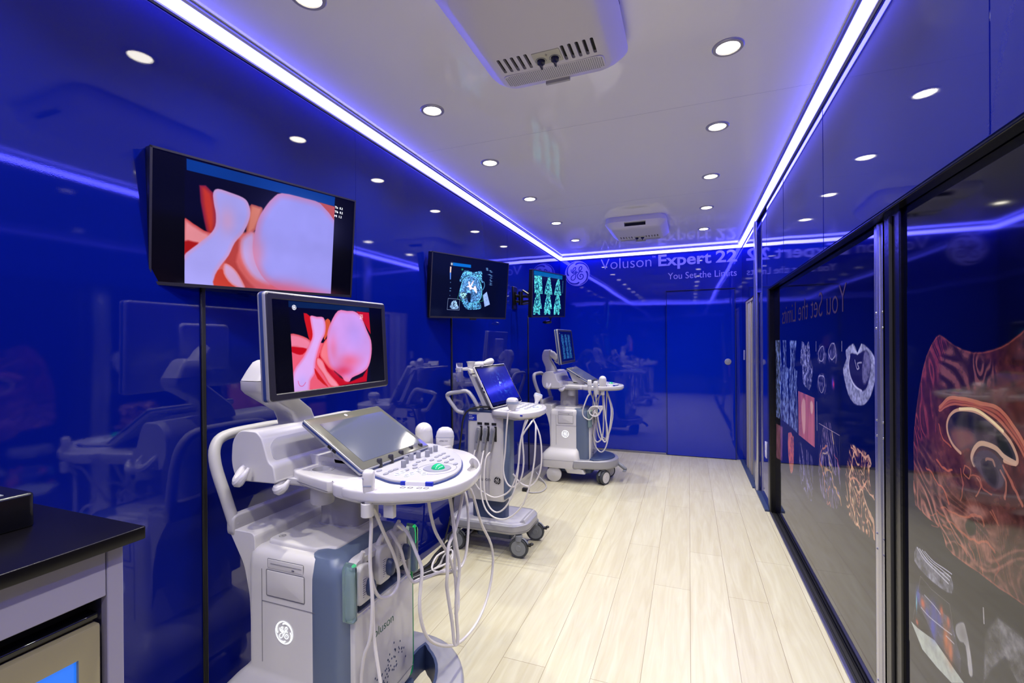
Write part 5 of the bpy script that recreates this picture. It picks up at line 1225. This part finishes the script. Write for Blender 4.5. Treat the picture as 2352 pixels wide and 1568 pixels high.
build('pedestal', MB().slab(rrect(-.13, .088, -.085, .0, .02), .175, .315, 0, 0), 'dark_blue_grey', t)
build('pedestal_foot', MB().slab(rrect(-.145, .10, -.10, .03, .02), .165, .186, .006, 0), 'dark_blue_grey', t)
tray = roundpoly([(-.265, -.165), (.175, -.165), (.240, -.10), (.240, .10), (.19, .165), (-.265, .165)], [.05, .05, .06, .06, .05, .05], 5)
tr = build('tray_base', MB().slab(tray, .133, .186, .006, .012), 'silver_paint', t)
build('tray_mat', MB().slab(inset(tray, .018), .180, .188, .002, 0), 'light_grey', tr)
build('tray_front_guard', MB().prism([(.170, .180), (.206, .205), (.214, .205), (.225, .180)], -.10, .09, XZ), 'light_grey', tr, bevel=.003)
mb = MB(); outline_line(mb, inset(tray, -.0005), .150, .001); build('tray_groove', mb, 'seam', tr)
build('under_box', MB().slab(rrect(-.10, .13, -.09, .10, .02), .075, .135, 0, .01), 'dark_blue_grey', t)
for x, y, yw in ((.195, -.135, 2), (.21, .13, 10), (-.205, -.15, 5), (-.205, .15, 5)):
    c_ = caster(t, x, y, yw, .0575, 'caster_grey', True, False)
    mb = MB(); mb.box(.045, .075, -.012, .012, .075, .086, T(x, y, 0) @ RZ(yw)); mb.ball((.078, 0, .088), .012, .012, .008, 10, 6, T(x, y, 0) @ RZ(yw)); build('brake_lever', mb, 'black_rubber', c_)
# docked probe connectors on the side
for k in range(3):
    x = -.058+k*.047
    mb = MB(); mb.box(x-.014, x+.016, -.1235, -.120, .762, .776); mb.box(x+.004, x+.018, -.1235, -.120, .665, .755); build('slot', mb, 'dark_slot', t, smooth=False)
    cn = build('docked_connector', MB().prism(roundpoly([(x-.012, .748), (x+.012, .748), (x+.008, .700), (x-.014, .60), (x-.030, .60), (x-.024, .69)], .008), .118, .142, XZ), 'silver_paint', t, bevel=.004)
    build('connector_grip', MB().prism(roundpoly([(x-.005, .735), (x+.007, .735), (x-.004, .66), (x-.016, .66)], .004), .141, .146, XZ), 'grey_plastic', cn, bevel=.001)
build('blue_label', MB().box(-.133, -.076, -.1232, -.1225, .785, .822), 'label_blue', t, smooth=False)
mb = MB(); [mb.box(-.128, -.128+a, -.1238, -.1231, z, z+.003) for a, z in ((.022, .812), (.035, .802), (.028, .793))]; build('label_print', mb, 'sticker', t, smooth=False)
vs, fs = text_mesh('Voluson', .105, None, -.004); mb = MB(); mb.add(vs, fs, side_plane(-.1226) @ T(-.095, .425, 0)); build('side_word', mb, 'grey_text', t, smooth=False)
emblem('side_emblem', t, side_plane(-.1232) @ T(.057, .433, 0), .025, 'emblem_black', 'emblem_silver', ring='emblem_silver', t=1.15, ringw=.07)
# rear handle, screen, shelf
lp = [(-.175, -.10, .825), (-.215, -.105, .835), (-.245, -.11, .87), (-.282, -.115, .925), (-.262, -.12, .945), (-.20, -.12, .955), (-.145, -.12, .962), (-.11, -.115, .93), (-.075, -.11, .87), (-.07, -.105, .85)]
build('push_handle', MB().tube(lp, .0125, 10, smooth=3), 'light_grey', t)

sc = build('monitor', MB().slab(rrect(-.170, .170, -.140, .140, .008, 3), -.016, 0, .002, .006, XZ), 'white_plastic', t)
sc.location = (-1.118-O2[0], 2.700-O2[1], .995); sc.rotation_euler = (R(-29), R(-1), R(79))
build('bezel', MB().slab(rrect(-.166, .166, -.136, .136, .006, 3), -.0012, .0012, .0005, 0, XZ), 'glass_black', sc)
picture_plane('screen', .318, .256, 'pic_tablet', sc, T(0, -.0018, .002))
mb = MB(); [mb.box(-.1708, -.169, .004, .012, z, z+.012) for z in (-.01, -.035)]; build('usb_socket', mb, 'dark_slot', sc, smooth=False)
build('screen_spine', MB().prism(roundpoly([(-.030, .858), (.0, .858), (-.118, 1.086), (-.140, 1.086)], .006), -.11, .12, XZ), 'light_grey', t, bevel=.006)
sh = build('rear_shelf', MB().prism(roundpoly([(-.215, 1.092), (-.215, 1.102), (-.13, 1.101), (-.113, 1.096), (-.104, 1.07), (-.118, 1.07), (-.128, 1.088)], .004), -.17, .13, XZ), 'white_plastic', t, bevel=.004)
mb = MB(); mb.lathe([(.020, 1.10), (.024, 1.13), (.029, 1.138), (.029, 1.142), (.024, 1.142), (.019, 1.134), (.017, 1.10)], 24, T(-.135, -.075, 0)); build('cup_holder', mb, 'white_gloss', sh)
mb = MB(); mb.prism(roundpoly([(.02, 1.098), (.135, 1.098), (.15, 1.135), (.14, 1.137), (.12, 1.11), (.04, 1.11), (.03, 1.125), (.015, 1.125)], .004), -.16, -.08, YZ); build('cradle', mb, 'light_grey', sh, bevel=.002)
# keyboard tray
K2 = [w2(x, y) for x, y in ((-1.10, 2.545), (-1.04, 2.515), (-.985, 2.500), (-.93, 2.470), (-.885, 2.475), (-.84, 2.53), (-.812, 2.62), (-.815, 2.72), (-.845, 2.82), (-.90, 2.895), (-.99, 2.94), (-1.08, 2.95), (-1.12, 2.85), (-1.13, 2.65))]
kt = build('control_console', MB().slab(smooth2(K2, 3), .822, .858, .008, .012), 'white_gloss', t, angle=50)
build('console_bracket', MB().prism(roundpoly([(-.04, .795), (-.04, .826), (.24, .826), (.20, .80), (.10, .775)], .01), -.10, .08, XZ), 'caster_grey', t, bevel=.004)
build('console_underside', MB().slab([(x*.93, y*.93) for x, y in smooth2(K2, 2)], .812, .826, 0, .005), 'warm_grey', t)
build('front_label', MB().box(.218, .250, -.2095, -.2075, .838, .846), 'label_blue', kt, smooth=False)
kp = build('keypad', MB().slab(smooth2([(x*.86+.02, y*.80) for x, y in K2], 2), .856, .8605, .002, 0), 'light_grey', t)
for i in range(5):
    for j in range(3):
        x, y = .12+.05*j, -.06+.055*i
        build('key', MB().slab([(x+.012*math.cos(a), y+.017*math.sin(a)) for a in np.linspace(0, 2*PI, 13)[:-1]], .860, .8625, .001, 0), 'key', kp)
build('trackball', MB().ball((.255, .02, .858), .020, .020, .012, 18, 6, half=True), 'probe_grey', kp)
# probes of the compact machine
g2 = 'probes on the compact machine'
probe('white and grey broad probe resting at the near edge of the compact machine console', (-.965, 2.535, .895), 'head', (0, 0, 0), None, group=g2)
o_ = bpy.context.scene.objects['ultrasound_probe.006'] if 'ultrasound_probe.006' in bpy.context.scene.objects else None
if o_: 
    for ch in list(o_.children): bpy.data.objects.remove(ch)
    l_ = tuple(o_.location)
    mb = MB(); mb.rings([[(x, y, z) for x, y in rrect(-a+cx, a+cx, -b, b, min(a, b)*.65, 4)] for z, a, b, cx in ((-.045, .010, .010, .0), (-.025, .020, .018, .0), (-.005, .030, .024, 0), (.004, .034, .026, .0))]); build('grip', mb, 'white_plastic', o_)
    mb = MB(); mb.rings([[(x, y, z) for x, y in rrect(-a, a, -b, b, b*.65, 4)] for z, a, b in ((.004, .0345, .0265), (.018, .0345, .0265))]); build('collar', mb, 'probe_grey', o_)
    mb = MB(); mb.rings([[(x, y, z) for x, y in rrect(-a, a, -b, b, b*.65, 4)] for z, a, b in ((.018, .034, .026), (.030, .032, .024), (.038, .024, .018), (.041, .012, .010))]); build('lens', mb, 'white_gloss', o_)
    cable('cable', [(-.965, 2.53, .855), (-.972, 2.50, .86), (-.976, 2.492, .84), (-.985, 2.49, .756), (-1.0, 2.5, .617), (-1.011, 2.5, .514), (-.988, 2.5, .441), (-.947, 2.5, .425), (-.904, 2.5, .474), (-.885, 2.5, .575), (-.892, 2.5, .724), (-.875, 2.51, .815)], .0048, o_, l_)
probe('tilted disc-headed white probe standing at the far corner of the compact machine console', (-.915, 2.86, .895), 'head', (-18, 20, 30), [[(-.915, 2.86, .84), (-.90, 2.80, .80), (-.86, 2.6, .80), (-.833, 2.47, .80), (-.891, 2.47, .705), (-.909, 2.47, .531), (-.936, 2.47, .405), (-.990, 2.47, .311), (-1.045, 2.47, .277), (-1.094, 2.47, .312), (-1.121, 2.47, .41), (-1.125, 2.50, .563), (-1.108, 2.53, .605)]], r=.0048, group=g2)
t = thing('probe_cable', 'thin white cables hanging in wide loops from the compact machine over its tray', 'cable', (-.85, 2.5, .82))
for pts in ([(-.798, 2.46, .80), (-.793, 2.44, .742), (-.802, 2.44, .597), (-.834, 2.44, .449), (-.873, 2.44, .347), (-.952, 2.44, .269), (-1.032, 2.44, .254), (-1.097, 2.44, .296), (-1.127, 2.44, .393), (-1.139, 2.46, .518), (-1.150, 2.52, .59), (-1.155, 2.545, .61)], [(-.84, 2.54, .815), (-.80, 2.54, .723), (-.79, 2.54, .599), (-.807, 2.54, .497), (-.855, 2.54, .43), (-.908, 2.52, .442), (-.95, 2.5, .50)], [(-1.21, 2.54, .61), (-1.219, 2.5, .496), (-1.183, 2.5, .408), (-1.14, 2.5, .374), (-1.071, 2.5, .351), (-1.002, 2.5, .376), (-.953, 2.5, .432), (-.919, 2.5, .548), (-.897, 2.5, .724), (-.859, 2.5, .815)]):
    cable('cable', pts, .0048, t, (-.85, 2.5, .82))
for loc, kind, rot, lb in (((-1.235, 2.62, 1.122), 'dome', (88, 0, 100), 'small white probe lying next to the cup holder on the rear shelf'), ((-1.20, 2.72, 1.135), 'dome', (80, 0, 160), 'white cylindrical probe lying in the cradle on the rear shelf')):
    p_ = probe(lb, loc, kind, rot, None, group=g2); p_.scale = (.62, .62, .62)
t = thing('bottle', 'clear plastic bottle hanging at the rear shelf corner of the compact machine', 'bottle', (-1.315, 2.545, 1.06))
build('bottle_body', MB().lathe([(.0001, -.035), (.018, -.038), (.023, -.028), (.023, .03), (.020, .035), (.020, .075), (.0001, .075)], 20), 'clear_plastic', t)
build('cap', MB().lathe([(.0001, .02), (.010, .02), (.010, .04), (.0001, .042)], 14), 'white_plastic', t)
t = thing('power_cable', 'black cable draped over the back of the compact machine and down its side', 'cable', (-1.2, 2.54, .87))
cable('cable', [(-1.10, 2.56, .868), (-1.14, 2.56, .872), (-1.195, 2.545, .868), (-1.256, 2.535, .845), (-1.285, 2.53, .79), (-1.298, 2.53, .692), (-1.312, 2.53, .611), (-1.335, 2.54, .475), (-1.36, 2.5, .2), (-1.38, 2.42, .02)], .0055, t, (-1.2, 2.54, .87), 'black_rubber')
# cables on the floor along the left wall
t = thing('floor_cables', 'black and white cables lying along the floor at the foot of the blue wall', 'cable', (-1.38, 2.2, .02))
for k, (dx, m_, r_) in enumerate(((0, 'black_rubber', .010), (.03, 'black_rubber', .009), (-.03, 'black_rubber', .012), (.055, 'cable_white', .006), (.015, 'warm_grey', .006))):
    cable('cable', [(-1.38+dx, 1.45, .012), (-1.36+dx*1.2, 1.75, .012+.01*(k % 2)), (-1.39+dx*.6, 2.05, .012), (-1.33+dx*1.3, 2.25, .014), (-1.37+dx, 2.45, .014), (-1.40+dx*.5, 3.0, .012)], r_, t, (-1.38, 2.2, .02), m_)
cable('coil', [(-1.30, 2.20, .03), (-1.24, 2.28, .05), (-1.28, 2.36, .07), (-1.34, 2.30, .05), (-1.31, 2.2, .02), (-1.22, 2.24, .014), (-1.20, 2.34, .012)], .006, t, (-1.38, 2.2, .02), 'cable_white')
t = thing('floor_cable', 'thin grey cable curling on the floor between the compact and the farthest machine', 'cable', (-1.2, 3.8, .006))
cable('cable', [(-1.32, 3.75, .006), (-1.25, 3.68, .006), (-1.17, 3.72, .006), (-1.16, 3.85, .006), (-1.21, 3.98, .006), (-1.28, 4.05, .03), (-1.33, 4.1, .06)], .006, t, (-1.2, 3.8, .006), 'warm_grey')
t = thing('floor_plug', 'small black plug lying on the floor beside the wall behind the compact machine', 'plug', (-1.30, 3.72, .012))
build('plug', MB().slab(rrect(-.03, .03, -.018, .018, .008), -.012, .014, .005, 0), 'black_rubber', t)

# ------------------------------------------------------------------ counter with under-counter cooler in the near left corner
t = thing('counter_cabinet', 'pale cabinet frame under the black worktop in the near left corner', 'cabinet', (-1.24, .1, 0))
y1 = .567; xf = -1.02
def cbx(name, m, x0, x1, ya, yb, z0, z1, p=None, bv=.002): return build(name, MB().box(x0+1.24, x1+1.24, ya-.1, yb-.1, z0, z1), m, p or t, bevel=bv)
cbx('side_panel', 'cabinet_white', -1.43, xf-.018, y1-.018, y1, .0, .876)
cbx('stile', 'cabinet_white', xf-.020, xf, y1-.027, y1, .0, .876)
cbx('top_rail', 'cabinet_white', xf-.018, xf-.001, -.6, y1-.028, .782, .876)
cbx('side_panel', 'cabinet_white', -1.43, xf-.02, -.6, -.582, .0, .876)
cbx('back_panel', 'cabinet_white', -1.445, -1.43, -.6, y1, .0, .876)
t2 = tag(build('worktop', MB().slab(rrect(-1.445, -.985, -.62, .587, .004, 2), .876, .900, .002, .002), 'stone_black'), 'speckled black stone worktop in the near left corner', 'worktop')
t = thing('cooler', 'under-counter cooler with blue-lit glass door, below the black worktop', 'refrigerator', (-1.24, .1, 0))
cbx('cooler_case', 'black_rubber', -1.42, xf-.045, -.2, y1-.03, .06, .775, t)
dr_ = build('door', MB().rings([[(xf-.030+1.24, a-.1, b) for a, b in pts] for pts in ()]) if False else MB().box(.175, .215, -.30, .432, .08, .735), 'fridge_frame', t, bevel=.004)
cut(dr_, MB().box(.15, .25, -.24, .398, .14, .686))
build('lit_glass', MB().box(.200, .208, -.245, .402, .135, .690), 'fridge_glow', dr_, smooth=False)
build('door_top_bar', MB().box(.17, .205, -.30, .435, .740, .752), 'glass_black', t, bevel=.003)
t = thing('card_reader', 'black box lying on the black worktop at the left picture edge', 'box', (-1.31, .42, .900))
build('case', MB().slab(rrect(-.125, .115, -.20, .095, .010), 0, .066, .006, .003), 'bezel_black', t)
build('front_key', MB().box(.114, .118, -.10, -.07, .025, .033), 'light_grey', t, bevel=.001)
mb = MB(); mb.box(-.10, .09, -.17, .06, .0655, .067); build('lid', mb, 'grey_plastic', t, bevel=.001)

# ------------------------------------------------------------------ glossy printed sliding panels on the right
picture_mat('pic_panel_far', art_panel_far(), None, .05, .5, coat=.0)
picture_mat('pic_panel_near', art_panel_near(), None, .05, .5, coat=.0)
def printed_panel(label, x, y0, y1, z0, z1, pic, area):
    t = thing('printed_panel', label, 'panel', (x, (y0+y1)/2, z0))
    h = (y1-y0)/2
    build('panel_board', MB().box(0, .012, -h, h, 0, z1-z0), 'panel_dark', t, smooth=False)
    pa, pb, za, zb = area; m_ = (y0+y1)/2
    me = bpy.data.meshes.new('print'); me.from_pydata([(-.0006, pb-m_, za-z0), (-.0006, pa-m_, za-z0), (-.0006, pa-m_, zb-z0), (-.0006, pb-m_, zb-z0)], [], [(0, 1, 2, 3)])
    uv = me.uv_layers.new(name='uv')
    for i, c in enumerate(((0, 0), (1, 0), (1, 1), (0, 1))): uv.data[i].uv = c
    link('print', me, pic, t); return t
pf = printed_panel('far dark glossy panel printed with many small ultrasound pictures', .585, 1.80, 3.84, .012, 1.64, 'pic_panel_far', (1.80, 3.84, .36, 1.36))
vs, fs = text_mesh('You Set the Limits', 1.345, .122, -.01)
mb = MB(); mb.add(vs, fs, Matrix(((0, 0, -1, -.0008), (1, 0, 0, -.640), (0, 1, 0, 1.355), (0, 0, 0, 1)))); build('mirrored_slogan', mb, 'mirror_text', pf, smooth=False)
printed_panel('near dark glossy panel printed with one huge orange ultrasound scan', .58, .60, 1.70, .012, 1.64, 'pic_panel_near', (.95, 1.70, .40, 1.40))
# more of the near panel's board continues beside the camera
struct(flat_box('trim_6', 'glass_black', .581, .60, YF+.3, .60, .012, 1.64))
# black frame around the panels
mb = MB(); mb.box(XR+.003, .578, -1.4, 3.83, 1.630, 1.6395)
struct(build('trim_7', mb, 'black_metal', bevel=.003, smooth=False))
struct(build('trim_8', MB().box(.548, .61, 3.83, 3.915, 0.0, 1.645), 'black_metal', bevel=.008, smooth=False))
mp_ = struct(build('trim_9', MB().box(.570, .60, 1.648, 1.763, 0.0, 1.634), 'black_metal', bevel=.004, smooth=False))
mb = MB(); mb.tube([(.568, 1.70, .02), (.568, 1.70, 1.62)], .006, 8); build('gasket', mb, 'black_rubber', mp_)
al = thing('closing_strip', 'vertical aluminium strip with rivets on the edge of the far printed panel', 'trim strip', (.567, 1.764, .02))
build('strip', MB().prism(roundpoly([(0, .0), (.008, .0), (.008, .047), (.0, .050), (.008, .053), (.008, .095), (.008, .095), (.012, .095), (.012, 0.0)], 0.0), 0, 1.605), 'steel', al, bevel=.001)
for z in (.12, .55, .60, .92, .97, 1.27, 1.32):
    for y in (.022, .075): build('rivet', MB().ball((.0075, y, z), .004, .004, .004, 8, 5), 'aluminium', al)
# sliding track in the floor
mb = MB(); mb.box(.545, .562, -1.4, 3.83, 0, .010)
struct(build('baseboard_track', mb, 'aluminium', bevel=.003, smooth=False))
mb = MB(); mb.box(.562, .60, -1.4, 3.83, 0, .004); mb.box(.570, .574, -1.4, 3.83, .003, .010)
struct(build('trim_10', mb, 'black_rubber', smooth=False))
